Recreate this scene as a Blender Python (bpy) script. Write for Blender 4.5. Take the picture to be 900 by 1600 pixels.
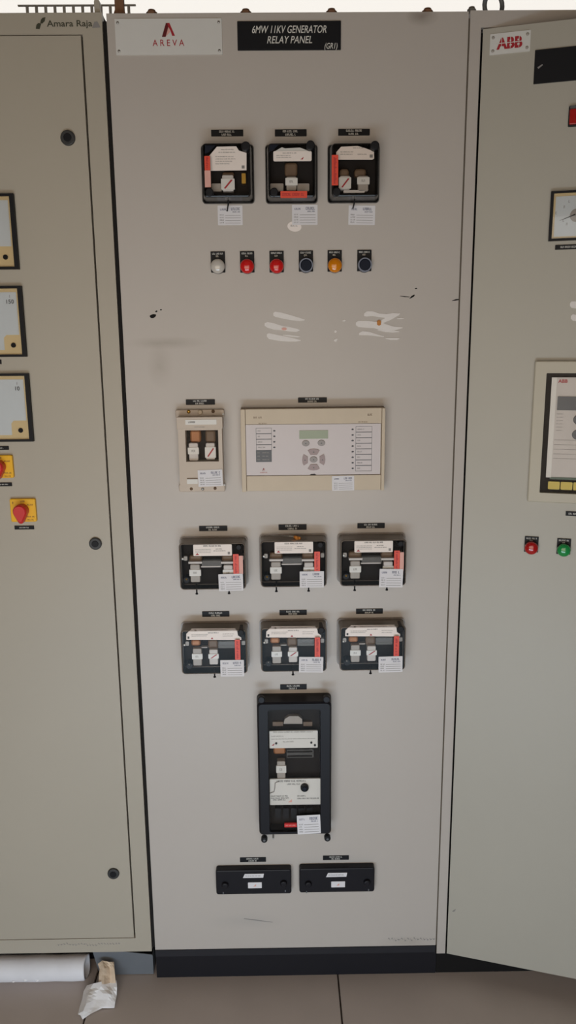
import bpy, bmesh, math, random
from mathutils import Vector, Matrix

scene = bpy.context.scene
for o in list(bpy.data.objects):
    bpy.data.objects.remove(o, do_unlink=True)
C = scene.collection

# ------------------------------------------------------------------ camera
CAM = Vector((0.33436, -1.73668, 1.60915))
YAW, PITCH, ROLL, FPX = 0.0095, 0.2145, -0.0094, 1229.2451
cy, sy, cp, sp, cr, sr = (math.cos(YAW), math.sin(YAW), math.cos(PITCH), math.sin(PITCH), math.cos(ROLL), math.sin(ROLL))
FWD = Vector((sy * cp, cy * cp, -sp))
_r = Vector((cy, -sy, 0)); _u = _r.cross(FWD)
RIGHT = cr * _r + sr * _u; UP = -sr * _r + cr * _u
cam_data = bpy.data.cameras.new('camera')
cam = bpy.data.objects.new('camera', cam_data); C.objects.link(cam)
cam.matrix_world = Matrix(((RIGHT.x, UP.x, -FWD.x, CAM.x), (RIGHT.y, UP.y, -FWD.y, CAM.y), (RIGHT.z, UP.z, -FWD.z, CAM.z), (0, 0, 0, 1)))
cam_data.sensor_fit = 'AUTO'; cam_data.sensor_width = 36.0
cam_data.lens = FPX * 36.0 / 1600.0
cam_data.clip_start = 0.02
scene.camera = cam

# ------------------------------------------------------------------ world, added fill lights, exposure
world = bpy.data.worlds.new('overcast_sky'); scene.world = world
world.use_nodes = True
bg = world.node_tree.nodes['Background']
bg.inputs['Color'].default_value = (1.0, 0.955, 0.89, 1); bg.inputs['Strength'].default_value = 1.12

def area_light(name, loc, rot, sx, sy_, energy, col):
    d = bpy.data.lights.new(name, 'AREA'); d.shape = 'RECTANGLE'; d.size = sx; d.size_y = sy_
    d.energy = energy; d.color = col
    o = bpy.data.objects.new(name, d); C.objects.link(o)
    o.location = loc; o.rotation_euler = rot
    return o
# added area lights in the unseen doorway: warm above, cool below, grading the cabinets
area_light('added_warm_fill', (-0.02, -2.08, 1.30), (math.radians(90), 0, 0), 1.7, 0.9, 8.6, (1.0, 0.76, 0.51))
area_light('added_cool_fill', (0.10, -2.08, 0.15), (math.radians(90), 0, 0), 1.7, 0.28, 17, (0.60, 0.81, 1.0))

vs = scene.view_settings
vs.view_transform = 'Standard'; vs.look = 'None'; vs.exposure = 0.0; vs.gamma = 1.0; vs.use_curve_mapping = False

# ------------------------------------------------------------------ materials
MATS = {}
def srgb(r, g, b):
    f = lambda c: (c / 255) / 12.92 if c / 255 <= 0.04045 else ((c / 255 + 0.055) / 1.055) ** 2.4
    return (f(r), f(g), f(b), 1)
def mat(name, col, rough=0.5, metal=0.0, var=0.06, scale=40.0, bump=0.0, bscale=600.0, spec=0.5, coat=0.0):
    m = bpy.data.materials.new(name); m.use_nodes = True
    nt = m.node_tree; b = nt.nodes['Principled BSDF']
    b.inputs['Roughness'].default_value = rough; b.inputs['Metallic'].default_value = metal
    b.inputs['Specular IOR Level'].default_value = spec
    b.inputs['Coat Weight'].default_value = coat
    tc = nt.nodes.new('ShaderNodeTexCoord')
    n = nt.nodes.new('ShaderNodeTexNoise'); n.inputs['Scale'].default_value = scale; n.inputs['Detail'].default_value = 4
    nt.links.new(tc.outputs['Object'], n.inputs['Vector'])
    mx = nt.nodes.new('ShaderNodeMix'); mx.data_type = 'RGBA'
    mx.inputs['A'].default_value = tuple(max(0, c * (1 - var)) for c in col[:3]) + (1,)
    mx.inputs['B'].default_value = tuple(min(1, c * (1 + var)) for c in col[:3]) + (1,)
    nt.links.new(n.outputs['Fac'], mx.inputs['Factor'])
    nt.links.new(mx.outputs['Result'], b.inputs['Base Color'])
    if bump:
        n2 = nt.nodes.new('ShaderNodeTexNoise'); n2.inputs['Scale'].default_value = bscale; n2.inputs['Detail'].default_value = 2
        nt.links.new(tc.outputs['Object'], n2.inputs['Vector'])
        bp = nt.nodes.new('ShaderNodeBump'); bp.inputs['Strength'].default_value = bump; bp.inputs['Distance'].default_value = 0.001
        nt.links.new(n2.outputs['Fac'], bp.inputs['Height']); nt.links.new(bp.outputs['Normal'], b.inputs['Normal'])
    MATS[name] = m
    return m
def clear(name, tint, gloss=0.10, rough=0.08, haze=0.0, hazecol=(0.3, 0.28, 0.26, 1)):
    """thin clear plastic or glass sheet: see-through, mirror sheen, optional haze"""
    m = bpy.data.materials.new(name); m.use_nodes = True
    nt = m.node_tree; nt.nodes.remove(nt.nodes['Principled BSDF'])
    out = nt.nodes['Material Output']
    tr = nt.nodes.new('ShaderNodeBsdfTransparent'); tr.inputs['Color'].default_value = tint
    gl = nt.nodes.new('ShaderNodeBsdfGlossy'); gl.inputs['Roughness'].default_value = rough
    lw = nt.nodes.new('ShaderNodeFresnel'); lw.inputs['IOR'].default_value = 1.45
    mth = nt.nodes.new('ShaderNodeMath'); mth.operation = 'MULTIPLY_ADD'; mth.inputs[1].default_value = 1.0; mth.inputs[2].default_value = gloss - 0.04
    nt.links.new(lw.outputs['Fac'], mth.inputs[0])
    mx = nt.nodes.new('ShaderNodeMixShader')
    nt.links.new(mth.outputs[0], mx.inputs['Fac'])
    base = tr
    if haze:
        df = nt.nodes.new('ShaderNodeBsdfDiffuse'); df.inputs['Color'].default_value = hazecol
        m2 = nt.nodes.new('ShaderNodeMixShader'); m2.inputs['Fac'].default_value = haze
        nt.links.new(tr.outputs[0], m2.inputs[1]); nt.links.new(df.outputs[0], m2.inputs[2]); base = m2
    nt.links.new(base.outputs[0], mx.inputs[1]); nt.links.new(gl.outputs[0], mx.inputs[2])
    nt.links.new(mx.outputs[0], out.inputs['Surface'])
    MATS[name] = m
    return m

mat('paint_mid', (.50, .452, .412, 1), 0.42, var=0.035, scale=3.0, bump=0.12, bscale=900)
mat('paint_side', (.43, .385, .315, 1), 0.45, var=0.04, scale=3.0, bump=0.12, bscale=900)
mat('paint_door', (.435, .405, .345, 1), 0.45, var=0.04, scale=3.0, bump=0.12, bscale=900)
mat('gap_shade', (0.006, 0.004, 0.003, 1), 0.9)  # near-black colour stands in for shade in the slits
mat('seam', srgb(92, 82, 70), 0.8)
mat('plinth', (0.010, 0.010, 0.014, 1), 0.4, spec=0.3)
mat('plinth_ledge', (0.022, 0.022, 0.027, 1), 0.45, spec=0.3)
mat('black', (0.010, 0.010, 0.012, 1), 0.5, spec=0.2)
mat('black_matt', (0.012, 0.011, 0.011, 1), 0.7, spec=0.1)
mat('bakelite', (0.011, 0.0105, 0.014, 1), 0.42, spec=0.22)
mat('dark_inside', (0.020, 0.017, 0.016, 1), 0.8, spec=0.1)
mat('navy', (0.012, 0.015, 0.026, 1), 0.6, spec=0.15)
mat('white_plate', srgb(214, 212, 208), 0.35, var=0.02)
mat('paper', srgb(222, 219, 222), 0.7, var=0.02)
mat('ivory', srgb(240, 230, 224), 0.5, var=0.03)
mat('print_white', srgb(215, 212, 206), 0.6)
mat('print_dark', srgb(60, 58, 58), 0.7)
mat('print_grey', srgb(140, 136, 134), 0.7)
mat('print_blue', srgb(70, 74, 104), 0.7)
mat('logo_red', srgb(165, 28, 40), 0.5)
mat('logo_dark_red', srgb(95, 10, 18), 0.5)
mat('logo_green', srgb(62, 62, 48), 0.6)
mat('red_strip', srgb(226, 72, 48), 0.45, var=0.1)
mat('pink_strip', srgb(222, 168, 156), 0.6)
mat('copper', srgb(150, 98, 58), 0.45, 0.3, var=0.25)
mat('brown_coil', srgb(104, 82, 62), 0.5, 0.1, var=0.25)
mat('brass', srgb(190, 150, 70), 0.3, 0.9)
mat('steel', srgb(170, 168, 165), 0.35, 0.8)
mat('grey_plastic', srgb(158, 150, 142), 0.4)
mat('light_plastic', srgb(196, 190, 186), 0.4)
mat('orange_wax', srgb(190, 122, 50), 0.6, var=0.3, scale=300)
mat('beige', srgb(192, 177, 162), 0.45, var=0.05, scale=30)
mat('frame_beige', srgb(186, 178, 160), 0.45, var=0.04, scale=20)
mat('cream', srgb(198, 182, 160), 0.45, var=0.06, scale=30)
mat('panel_face', srgb(204, 195, 195), 0.4, var=0.02)
mat('lcd', srgb(138, 152, 132), 0.25)
mat('button', srgb(150, 144, 142), 0.45)
mat('button_pink', srgb(158, 140, 140), 0.45)
mat('dark_grey', srgb(92, 94, 98), 0.5)
mat('yellow', srgb(236, 178, 10), 0.4)
mat('knob_red', srgb(205, 40, 42), 0.35)
mat('meter_cream', srgb(226, 200, 150), 0.5, var=0.05)
mat('meter_white', srgb(214, 218, 220), 0.4, var=0.02)
mat('rust', srgb(120, 84, 60), 0.8, var=0.3, scale=200)
mat('grease_white', srgb(226, 220, 216), 0.6, var=0.05, scale=120)
mat('floor_tile', srgb(190, 179, 174), 0.5, var=0.10, scale=7, bump=0.1, bscale=120)
mat('grout', srgb(70, 62, 56), 0.9)
mat('wall_paint', srgb(168, 160, 148), 0.8, var=0.03, scale=2)
mat('ceiling_paint', srgb(160, 144, 122), 0.85, var=0.03, scale=2)
mat('frame_paint', srgb(228, 222, 214), 0.5)
mat('pipe_white', srgb(226, 224, 228), 0.6, var=0.12, scale=14, bump=0.5, bscale=60)
mat('sheet_metal', srgb(112, 116, 122), 0.45, 0.2, var=0.06)
mat('tissue', srgb(246, 244, 246), 0.8, var=0.03)
mat('stained_tissue', srgb(222, 200, 176), 0.8, var=0.15, scale=80)
mat('door_lock', (0.03, 0.03, 0.03, 1), 0.5)
mat('green_pcb', srgb(60, 84, 70), 0.4)
mat('terminal_yellow', srgb(206, 184, 84), 0.5)
mat('silver', srgb(214, 212, 208), 0.5)
mat('bezel_blue', srgb(112, 118, 134), 0.35, 0.3)
clear('cover_front', (0.98, 0.97, 0.96, 1), 0.010, 0.22)
clear('cover_side', (0.66, 0.62, 0.59, 1), 0.05, 0.28, 0.34, (0.42, 0.34, 0.28, 1))
clear('cover_dark', (0.42, 0.41, 0.41, 1), 0.04, 0.25, 0.30, (0.06, 0.058, 0.06, 1))
clear('clear_bar', (0.75, 0.74, 0.72, 1), 0.03, 0.35, 0.2, (0.4, 0.38, 0.36, 1))
clear('pane', (0.96, 0.96, 0.96, 1), 0.05, 0.02)
def lens(name, col):
    m = mat(name, col, 0.12, var=0.05)
    b = m.node_tree.nodes['Principled BSDF']; b.inputs['Coat Weight'].default_value = 0.6
    b.inputs['Subsurface Weight'].default_value = 0.0
    return m
lens('lens_red', srgb(205, 30, 30)); lens('lens_amber', srgb(214, 128, 14)); lens('lens_clear', srgb(196, 190, 182)); lens('lens_green', srgb(28, 140, 70))
lens('lens_dark_red', srgb(170, 26, 26))

# old hand smudges on the paint of the middle cabinet: greyish wear with its own shape
def add_smudges(m, spots):
    nt = m.node_tree; b = nt.nodes['Principled BSDF']
    tc = nt.nodes.new('ShaderNodeTexCoord')
    src = b.inputs['Base Color'].links[0].from_socket
    n = nt.nodes.new('ShaderNodeTexNoise'); n.inputs['Scale'].default_value = 22; n.inputs['Detail'].default_value = 5
    nt.links.new(tc.outputs['Object'], n.inputs['Vector'])
    for (x, z, rx, rz, amt, col) in spots:
        mp = nt.nodes.new('ShaderNodeMapping'); mp.vector_type = 'TEXTURE'
        mp.inputs['Location'].default_value = (x, 0, z); mp.inputs['Scale'].default_value = (rx, 10, rz)
        nt.links.new(tc.outputs['Object'], mp.inputs['Vector'])
        ln = nt.nodes.new('ShaderNodeVectorMath'); ln.operation = 'LENGTH'
        nt.links.new(mp.outputs[0], ln.inputs[0])
        mr = nt.nodes.new('ShaderNodeMapRange'); mr.inputs['From Min'].default_value = 1.0; mr.inputs['From Max'].default_value = 0.1
        mr.inputs['To Min'].default_value = 0.0; mr.inputs['To Max'].default_value = amt
        nt.links.new(ln.outputs['Value'], mr.inputs['Value'])
        ml = nt.nodes.new('ShaderNodeMath'); ml.operation = 'MULTIPLY'
        nt.links.new(mr.outputs[0], ml.inputs[0]); nt.links.new(n.outputs['Fac'], ml.inputs[1])
        mx = nt.nodes.new('ShaderNodeMix'); mx.data_type = 'RGBA'
        nt.links.new(ml.outputs[0], mx.inputs['Factor']); nt.links.new(src, mx.inputs['A']); mx.inputs['B'].default_value = col
        src = mx.outputs['Result']
    nt.links.new(src, b.inputs['Base Color'])

# ------------------------------------------------------------------ pixel -> place helpers (900x1600 frame, onto real planes)
def ray(px, py):
    return FWD + RIGHT * ((px - 450) / FPX) + UP * ((800 - py) / FPX)
def P(px, py, Y=0.0):
    d = ray(px, py); return CAM + d * ((Y - CAM.y) / d.y)
def PZ(px, py, z):
    d = ray(px, py); return CAM + d * ((z - CAM.z) / d.z)
def rect(px0, py0, px1, py1, Y=0.0):
    xm, ym = (px0 + px1) / 2, (py0 + py1) / 2
    return P(px0, ym, Y).x, P(px1, ym, Y).x, P(xm, py1, Y).z, P(xm, py0, Y).z
HX, DOOR_ANG = 0.7488, math.radians(16.6)
DU = Vector((math.cos(DOOR_ANG), -math.sin(DOOR_ANG), 0)); DN = Vector((-math.sin(DOOR_ANG), -math.cos(DOOR_ANG), 0))
HINGE = Vector((HX, 0, 0))
def PD(px, py, off=0.0):
    """point on the swung-open door: distance from hinge, height"""
    d = ray(px, py); t = ((HINGE + DN * off) - CAM).dot(DN) / d.dot(DN)
    w = CAM + d * t
    return (w - HINGE).dot(DU), w.z

# ------------------------------------------------------------------ mesh builder (x right, z up, -y toward the room)
class MB:
    def __init__(s): s.v = []; s.f = []; s.sm = []
    def add(s, vs_, fs, smooth=False):
        k = len(s.v); s.v += [tuple(v) for v in vs_]; s.f += [tuple(i + k for i in f) for f in fs]; s.sm += [smooth] * len(fs)
        return s
    def box(s, x0, x1, y0, y1, z0, z1):
        v = [(x0, y0, z0), (x1, y0, z0), (x1, y1, z0), (x0, y1, z0), (x0, y0, z1), (x1, y0, z1), (x1, y1, z1), (x0, y1, z1)]
        return s.add(v, [(0, 1, 5, 4), (1, 2, 6, 5), (2, 3, 7, 6), (3, 0, 4, 7), (4, 5, 6, 7), (3, 2, 1, 0)])
    def loops(s, rings, cap0=False, cap1=True, smooth=False):
        n = len(rings[0]); v = [p for r in rings for p in r]; f = []
        for i in range(len(rings) - 1):
            for j in range(n):
                a, b = i * n + j, i * n + (j + 1) % n
                f.append((a, b, b + n, a + n))
        s.add(v, f, smooth)
        k = len(s.v) - len(v)
        if cap0: s.f.append(tuple(k + j for j in reversed(range(n)))); s.sm.append(False)
        if cap1: s.f.append(tuple(k + (len(rings) - 1) * n + j for j in range(n))); s.sm.append(False)
        return s
    def poly(s, pts, y0, y1):
        """prism: outline pts (x, z) counter-clockwise seen from the room, back y0 to front y1"""
        a = sum(p[0] * q[1] - q[0] * p[1] for p, q in zip(pts, pts[1:] + pts[:1]))
        if a < 0: pts = pts[::-1]
        return s.loops([[(x, y0, z) for x, z in pts], [(x, y1, z) for x, z in pts]], True, True)
    def rr(s, x0, x1, z0, z1, y0, y1, r=0.004, b=0.0, seg=4, taper=0.0, cap0=True, cap1=True):
        """rounded-rectangle prism with optional chamfer b and taper toward the front"""
        R0 = rrpts(x0, x1, z0, z1, r, seg)
        rings = [[(x, y0, z) for x, z in R0]]
        if b:
            R1 = rrpts(x0 + taper, x1 - taper, z0 + taper, z1 - taper, r, seg)
            R2 = rrpts(x0 + taper + b, x1 - taper - b, z0 + taper + b, z1 - taper - b, max(r - b, 0.0004), seg)
            rings += [[(x, y1 + b, z) for x, z in R1], [(x, y1 + b * 0.3, z) for x, z in rrpts(x0 + taper + b * .3, x1 - taper - b * .3, z0 + taper + b * .3, z1 - taper - b * .3, max(r - b * .3, .0004), seg)], [(x, y1, z) for x, z in R2]]
        else:
            rings += [[(x, y1, z) for x, z in rrpts(x0 + taper, x1 - taper, z0 + taper, z1 - taper, r, seg)]]
        return s.loops(rings, cap0, cap1)
    def cyl(s, x, z, r, y0, y1, n=20, b=0.0, rz=None, r1=None):
        rz = rz or r; r1 = r1 or r; k = r1 / r
        ring = lambda rr_, rzz, y: [(x + rr_ * math.cos(t * 2 * math.pi / n), y, z + rzz * math.sin(t * 2 * math.pi / n)) for t in range(n)]
        rings = [ring(r, rz, y0)]
        if b: rings += [ring(r1, rz * k, y1 + b), ring(r1 - b * .35, rz * k - b * .35, y1 + b * .3), ring(r1 - b, rz * k - b, y1)]
        else: rings += [ring(r1, rz * k, y1)]
        return s.loops(rings, True, True, False)
    def dome(s, x, z, r, y0, h, n=24, m=6, rz=None):
        rz = rz or r
        rings = []
        for i in range(m):
            a = i / m * math.pi / 2
            rings.append([(x + r * math.cos(a) * math.cos(t * 2 * math.pi / n), y0 - h * math.sin(a), z + rz * math.cos(a) * math.sin(t * 2 * math.pi / n)) for t in range(n)])
        e = 0.05
        rings.append([(x + r * e * math.cos(t * 2 * math.pi / n), y0 - h, z + rz * e * math.sin(t * 2 * math.pi / n)) for t in range(n)])
        return s.loops(rings, False, True, True)
    def tube(s, pts, r, n=8, closed=False):
        pts = [Vector(p) for p in pts]; rings = []
        N = len(pts)
        for i, p in enumerate(pts):
            a = pts[(i - 1) % N] if closed or i > 0 else p; c = pts[(i + 1) % N] if closed or i < N - 1 else p
            t = (c - a).normalized()
            ref = Vector((0, 1, 0)) if abs(t.y) < 0.9 else Vector((1, 0, 0))
            u = t.cross(ref).normalized(); w = t.cross(u)
            rad = r[i] if isinstance(r, (list, tuple)) else r
            rings.append([tuple(p + u * rad * math.cos(k * 2 * math.pi / n) + w * rad * math.sin(k * 2 * math.pi / n)) for k in range(n)])
        if closed: rings.append(rings[0])
        return s.loops(rings, not closed, not closed, True)
    def quad(s, x0, x1, z0, z1, y):
        return s.add([(x0, y, z0), (x1, y, z0), (x1, y, z1), (x0, y, z1)], [(0, 1, 2, 3)])
    def slab(s, x0, x1, z0, z1, y, t=0.0003):
        return s.box(x0, x1, y - t, y, z0, z1)
    def strokes(s, x0, x1, zc, h, y, seed=1, words=None):
        """tiny unreadable print: little upright and cross strokes in word groups"""
        rnd = random.Random(seed); x = x0; w = h * 0.62; left = rnd.randint(3, 7)
        while x + w <= x1:
            st = w * 0.3
            k = rnd.random()
            s.slab(x, x + st, zc - h / 2, zc + h / 2, y)
            if k > .3: s.slab(x + st, x + w * .8, zc + h / 2 - st * .8, zc + h / 2, y)
            if k < .6: s.slab(x + st, x + w * .8, zc - h / 2, zc - h / 2 + st * .8, y)
            if k > .5: s.slab(x + w * .8 - st * .6, x + w * .8, zc - h / 2, zc + h / 2, y)
            x += w; left -= 1
            if left <= 0: x += w * .8; left = rnd.randint(3, 7)
        return s
    def mesh(s, name):
        me = bpy.data.meshes.new(name); me.from_pydata(s.v, [], s.f)
        me.polygons.foreach_set('use_smooth', s.sm); me.update()
        bm = bmesh.new(); bm.from_mesh(me); bmesh.ops.recalc_face_normals(bm, faces=bm.faces); bm.to_mesh(me); bm.free()
        return me
    def build(s, name, m, parent=None, label=None):
        me = s.mesh(name); me.materials.append(MATS[m])
        o = bpy.data.objects.new(name, me); C.objects.link(o); o.parent = parent
        if label: o['label'] = label
        return o
def rrpts(x0, x1, z0, z1, r, seg=4):
    r = max(min(r, (x1 - x0) / 2 - 1e-5, (z1 - z0) / 2 - 1e-5), 1e-5); pts = []
    for cx, cz, a0 in ((x1 - r, z1 - r, 0), (x0 + r, z1 - r, 90), (x0 + r, z0 + r, 180), (x1 - r, z0 + r, 270)):
        for i in range(seg + 1):
            a = math.radians(a0 + 90 * i / seg); pts.append((cx + r * math.cos(a), cz + r * math.sin(a)))
    return pts

def thing(name, label, cat, loc=(0, 0, 0), rz=0.0, group=None):
    o = bpy.data.objects.new(name, None); C.objects.link(o); o.empty_display_size = 0.05
    o.location = loc; o.rotation_euler = (0, 0, rz); o['label'] = label; o['category'] = cat
    if group: o['group'] = group
    return o
def tag(o, label, cat, group=None, kind=None):
    o['label'] = label; o['category'] = cat
    if group: o['group'] = group
    if kind: o['kind'] = kind
    return o
def structure(name, mb, m, parent=None):
    o = mb.build(name, m, parent)
    if parent is None: o['kind'] = 'structure'
    return o
def letters(parent, txt, m, x, z, y, h=None, w=None, name='lettering', shear=0.0, bold=0.0, align='CENTER', depth=0.0004):
    """real letter shapes, h = cap height, w = total width, standing on plane y"""
    cu = bpy.data.curves.new('tmp', 'FONT'); cu.body = txt; cu.align_x = align; cu.shear = shear; cu.offset = bold; cu.extrude = 0.0
    cu.resolution_u = 3
    ob = bpy.data.objects.new('tmp', cu); C.objects.link(ob)
    bpy.context.view_layer.update()
    dg = bpy.context.evaluated_depsgraph_get()
    me0 = bpy.data.meshes.new_from_object(ob.evaluated_get(dg))
    bpy.data.objects.remove(ob, do_unlink=True); bpy.data.curves.remove(cu)
    vs_ = [v.co.copy() for v in me0.vertices]; fs = [tuple(p.vertices) for p in me0.polygons]
    bpy.data.meshes.remove(me0)
    xs = [v.x for v in vs_]; ys = [v.y for v in vs_]
    y0, y1 = 0.0, max(ys)
    sz = (h / y1) if h else None; sx_ = w / (max(xs) - min(xs)) if w else sz
    if sz is None: sz = sx_
    cx = (max(xs) + min(xs)) / 2 if align == 'CENTER' else min(xs)
    mb = MB()
    mb.add([(x + (v.x - cx) * sx_, y - depth, z + v.y * sz) for v in vs_], fs)
    me = bpy.data.meshes.new(name); me.from_pydata(mb.v, [], mb.f); me.update(); me.materials.append(MATS[m])
    o = bpy.data.objects.new(name, me); C.objects.link(o); o.parent = parent
    return o

# ================================================================== THE ROOM
XL, XR, YF, YB, ZC = -2.6, 3.3, -2.1, 2.2, 4.0
fl = MB().box(XL - .1, XR + .1, YF - .1, YB + .1, -0.12, -0.006)
floor = structure('floor', fl, 'grout')
TS = 0.6267; jx = 0.469
tile_me = None
nx0 = -4; 
for i in range(-5, 5):
    for j in range(-8, 4):
        x0 = jx + i * TS; y0 = -0.30 + j * TS
        if x0 + TS < XL or x0 > XR or y0 + TS < YF or y0 > YB: continue
        if tile_me is None:
            g = 0.002
            b = MB(); b.loops([[(g, g, -.012), (TS - g, g, -.012), (TS - g, TS - g, -.012), (g, TS - g, -.012)],
                               [(g, g, -.0015), (TS - g, g, -.0015), (TS - g, TS - g, -.0015), (g, TS - g, -.0015)],
                               [(g + .0015, g + .0015, 0), (TS - g - .0015, g + .0015, 0), (TS - g - .0015, TS - g - .0015, 0), (g + .0015, TS - g - .0015, 0)]])
            tile_me = b.mesh('tile'); tile_me.materials.append(MATS['floor_tile'])
        o = bpy.data.objects.new('tile', tile_me); C.objects.link(o); o.parent = floor; o.location = (x0, y0, 0)
structure('ceiling', MB().box(XL - .1, XR + .1, YF - .1, YB + .1, ZC, ZC + .1), 'ceiling_paint')
structure('wall_left', MB().box(XL - .1, XL, YF, YB, 0, ZC), 'wall_paint')
structure('wall_right', MB().box(XR, XR + .1, YF, YB, 0, ZC), 'wall_paint')
# wall behind the cabinets with a clerestory band of windows
WZ0, WZ1 = 2.55, 3.75
structure('wall_back', MB().box(XL, XR, YB, YB + .12, 0, WZ0).box(XL, XR, YB, YB + .12, WZ1, ZC), 'wall_paint')
edges = [XL, -1.05, 1.80, XR]
for k in range(3):
    a, b_ = edges[k], edges[k + 1]
    fr = MB(); t = 0.022
    fr.box(a, b_, YB + .02, YB + .07, WZ0, WZ0 + t).box(a, b_, YB + .02, YB + .07, WZ1 - t, WZ1)
    fr.box(a, a + t, YB + .02, YB + .07, WZ0 + t, WZ1 - t).box(b_ - t, b_, YB + .02, YB + .07, WZ0 + t, WZ1 - t)
    w = structure('window_%d' % (k + 1), fr, 'frame_paint')
    MB().box(a + t, b_ - t, YB + .042, YB + .046, WZ0 + t, WZ1 - t).build('pane', 'pane', w)
# wall behind the camera with a wide open doorway
DX0, DX1, DZ = -0.87, 1.10, 2.15
structure('wall_front', MB().box(XL, DX0, YF - .1, YF, 0, ZC).box(DX1, XR, YF - .1, YF, 0, ZC).box(DX0, DX1, YF - .1, YF, DZ, ZC), 'wall_paint')

# ================================================================== MIDDLE CABINET
W, H = 0.72, 2.2456
mid = thing('relay_cabinet', 'tall grey relay cabinet in the middle with rows of relays on its front', 'cabinet', (0, 0, 0))
MB().box(0.0, W, 0.0, 0.0025, 0.0855, H).build('front_panel', 'paint_mid', mid)
MB().box(0.001, W - .001, 0.0025, 0.6, 0.0855, H - .001).build('body', 'paint_mid', mid)
MB().box(0.0, W + .003, 0.002, 0.6, 0.0, 0.0855).build('plinth', 'plinth', mid)
MB().box(0.0, W, -0.0015, 0.002, 0.066, 0.0845).build('plinth_ledge', 'plinth_ledge', mid)
MB().box(-0.0085, -0.0008, 0.006, 0.03, 0.09, H - .012).build('gap_shade_strip', 'gap_shade', mid)  # black strip painted in for shade between the cabinets
MB().box(W + .0004, W + .0033, 0.002, 0.03, 0.06, H - .012).build('seam_strip', 'seam', mid)
def roof_bolt(parent, x, y, z, r=0.010, m='rust'):
    b = MB(); n = 6
    b.loops([[(x + r * math.cos(t * math.pi / 3), y + r * math.sin(t * math.pi / 3), z + h) for t in range(6)] for h in (0, .007)], True, True)
    b.loops([[(x + r * .8 * k * math.cos(t * math.pi / 6), y + r * .8 * k * math.sin(t * math.pi / 6), z + h) for t in range(12)] for h, k in ((.007, 1), (.011, .8), (.0125, .3))], False, True, True)
    b.build('roof_bolt', m, parent)
for px in (237, 384, 518, 668):
    roof_bolt(mid, P(px, 18, 0.012).x, 0.012, H - .0012, 0.011, 'rust')
# brown lifting bracket at the corner
x = P(187, 10, 0.02).x
b = MB(); b.poly([(x - .014, H - .001), (x + .014, H - .001), (x + .009, H + .012), (x + .0085, H + .06), (x - .0085, H + .06), (x - .009, H + .012)], 0.026, 0.014)
b.build('lifting_bracket', 'rust', mid, 'rusty brown lifting bracket')
# grease smears wiped over the paint
def smear(parent, pts, name='grease_smear', m='grease_white', thick=0.0006, Y=0.0):
    """pts: list of (px, py, half-height px) along the stroke"""
    up_, dn = [], []
    for (px, py, hh) in pts:
        a = P(px, py - hh, Y); c = P(px, py + hh, Y); up_.append((a.x, a.z)); dn.append((c.x, c.z))
    b = MB(); b.poly(dn + up_[::-1], Y - .0001, Y - thick)
    return b.build(name, m, parent)
SM_T = .0005
for st in ([(427, 491, 2), (430, 491, 4), (440, 493, 4.5), (455, 496.5, 3.8), (468, 499, 2.5), (476, 500, .5)],
           [(413.5, 507, 2), (418, 507.5, 4.5), (428, 510, 5), (438, 512, 3.6), (450, 514, 3.6), (463, 516, 2.6), (468, 516, .5)],
           [(417, 524, 2), (420, 525, 4.6), (435, 528, 4.5), (450, 530, 3.6), (462, 531.5, 2.2), (470, 532, .5)],
           [(442, 523.5, .4), (452, 524.5, 1.4), (465, 526, 1.0), (469, 526, .3)],
           [(569, 492, 2), (573, 490.5, 4), (582, 490, 3.8), (592, 492.5, 2.8), (604, 494, 3.2), (614, 492, 3), (622, 491.5, 1.8), (625, 490, .5)],
           [(556, 506, 2), (560, 506, 5), (572, 506.5, 5.5), (584, 507.5, 5), (596, 510, 6), (606, 513, 5.5), (616, 513.5, 3), (629, 512, .6)],
           [(561, 522, 1.5), (566, 520.5, 3.2), (576, 521, 2.8), (590, 524, 1.4), (600, 526, .5)],
           [(596, 503, 3), (604, 499, 3.5), (612, 496, 3), (620, 493, 1)],
           [(590, 515.5, .6), (602, 517, 1.8), (614, 518, 1.6), (624, 518, .5)],
           [(602, 528.5, .5), (610, 529.5, 1.5), (620, 529.5, 1.6), (624, 529, .5)],
           [(620, 497.8, .4), (626, 497.6, 1.0), (631, 497.4, .3)],
           [(535, 501.5, .5), (538, 501, 1.6), (540, 500.5, .4)], [(522.5, 518, 1.6), (524.5, 518, 2.2), (526, 518, .6)], [(521.5, 532, 1), (525, 531.5, 2.4), (527, 530, .6)]):
    SM_T += .00008; smear(mid, st, thick=SM_T)
smear(mid, [(440, 514, .8), (443, 514, 2.2), (446, 514, 2), (448, 514, .6)], 'red_wax_spot', 'pink_strip', 0.0020)
smear(mid, [(589, 504.5, 3), (592, 504.5, 4.6), (595, 504.5, 3)], 'orange_wax_spot', 'orange_wax', 0.0024)
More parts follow.
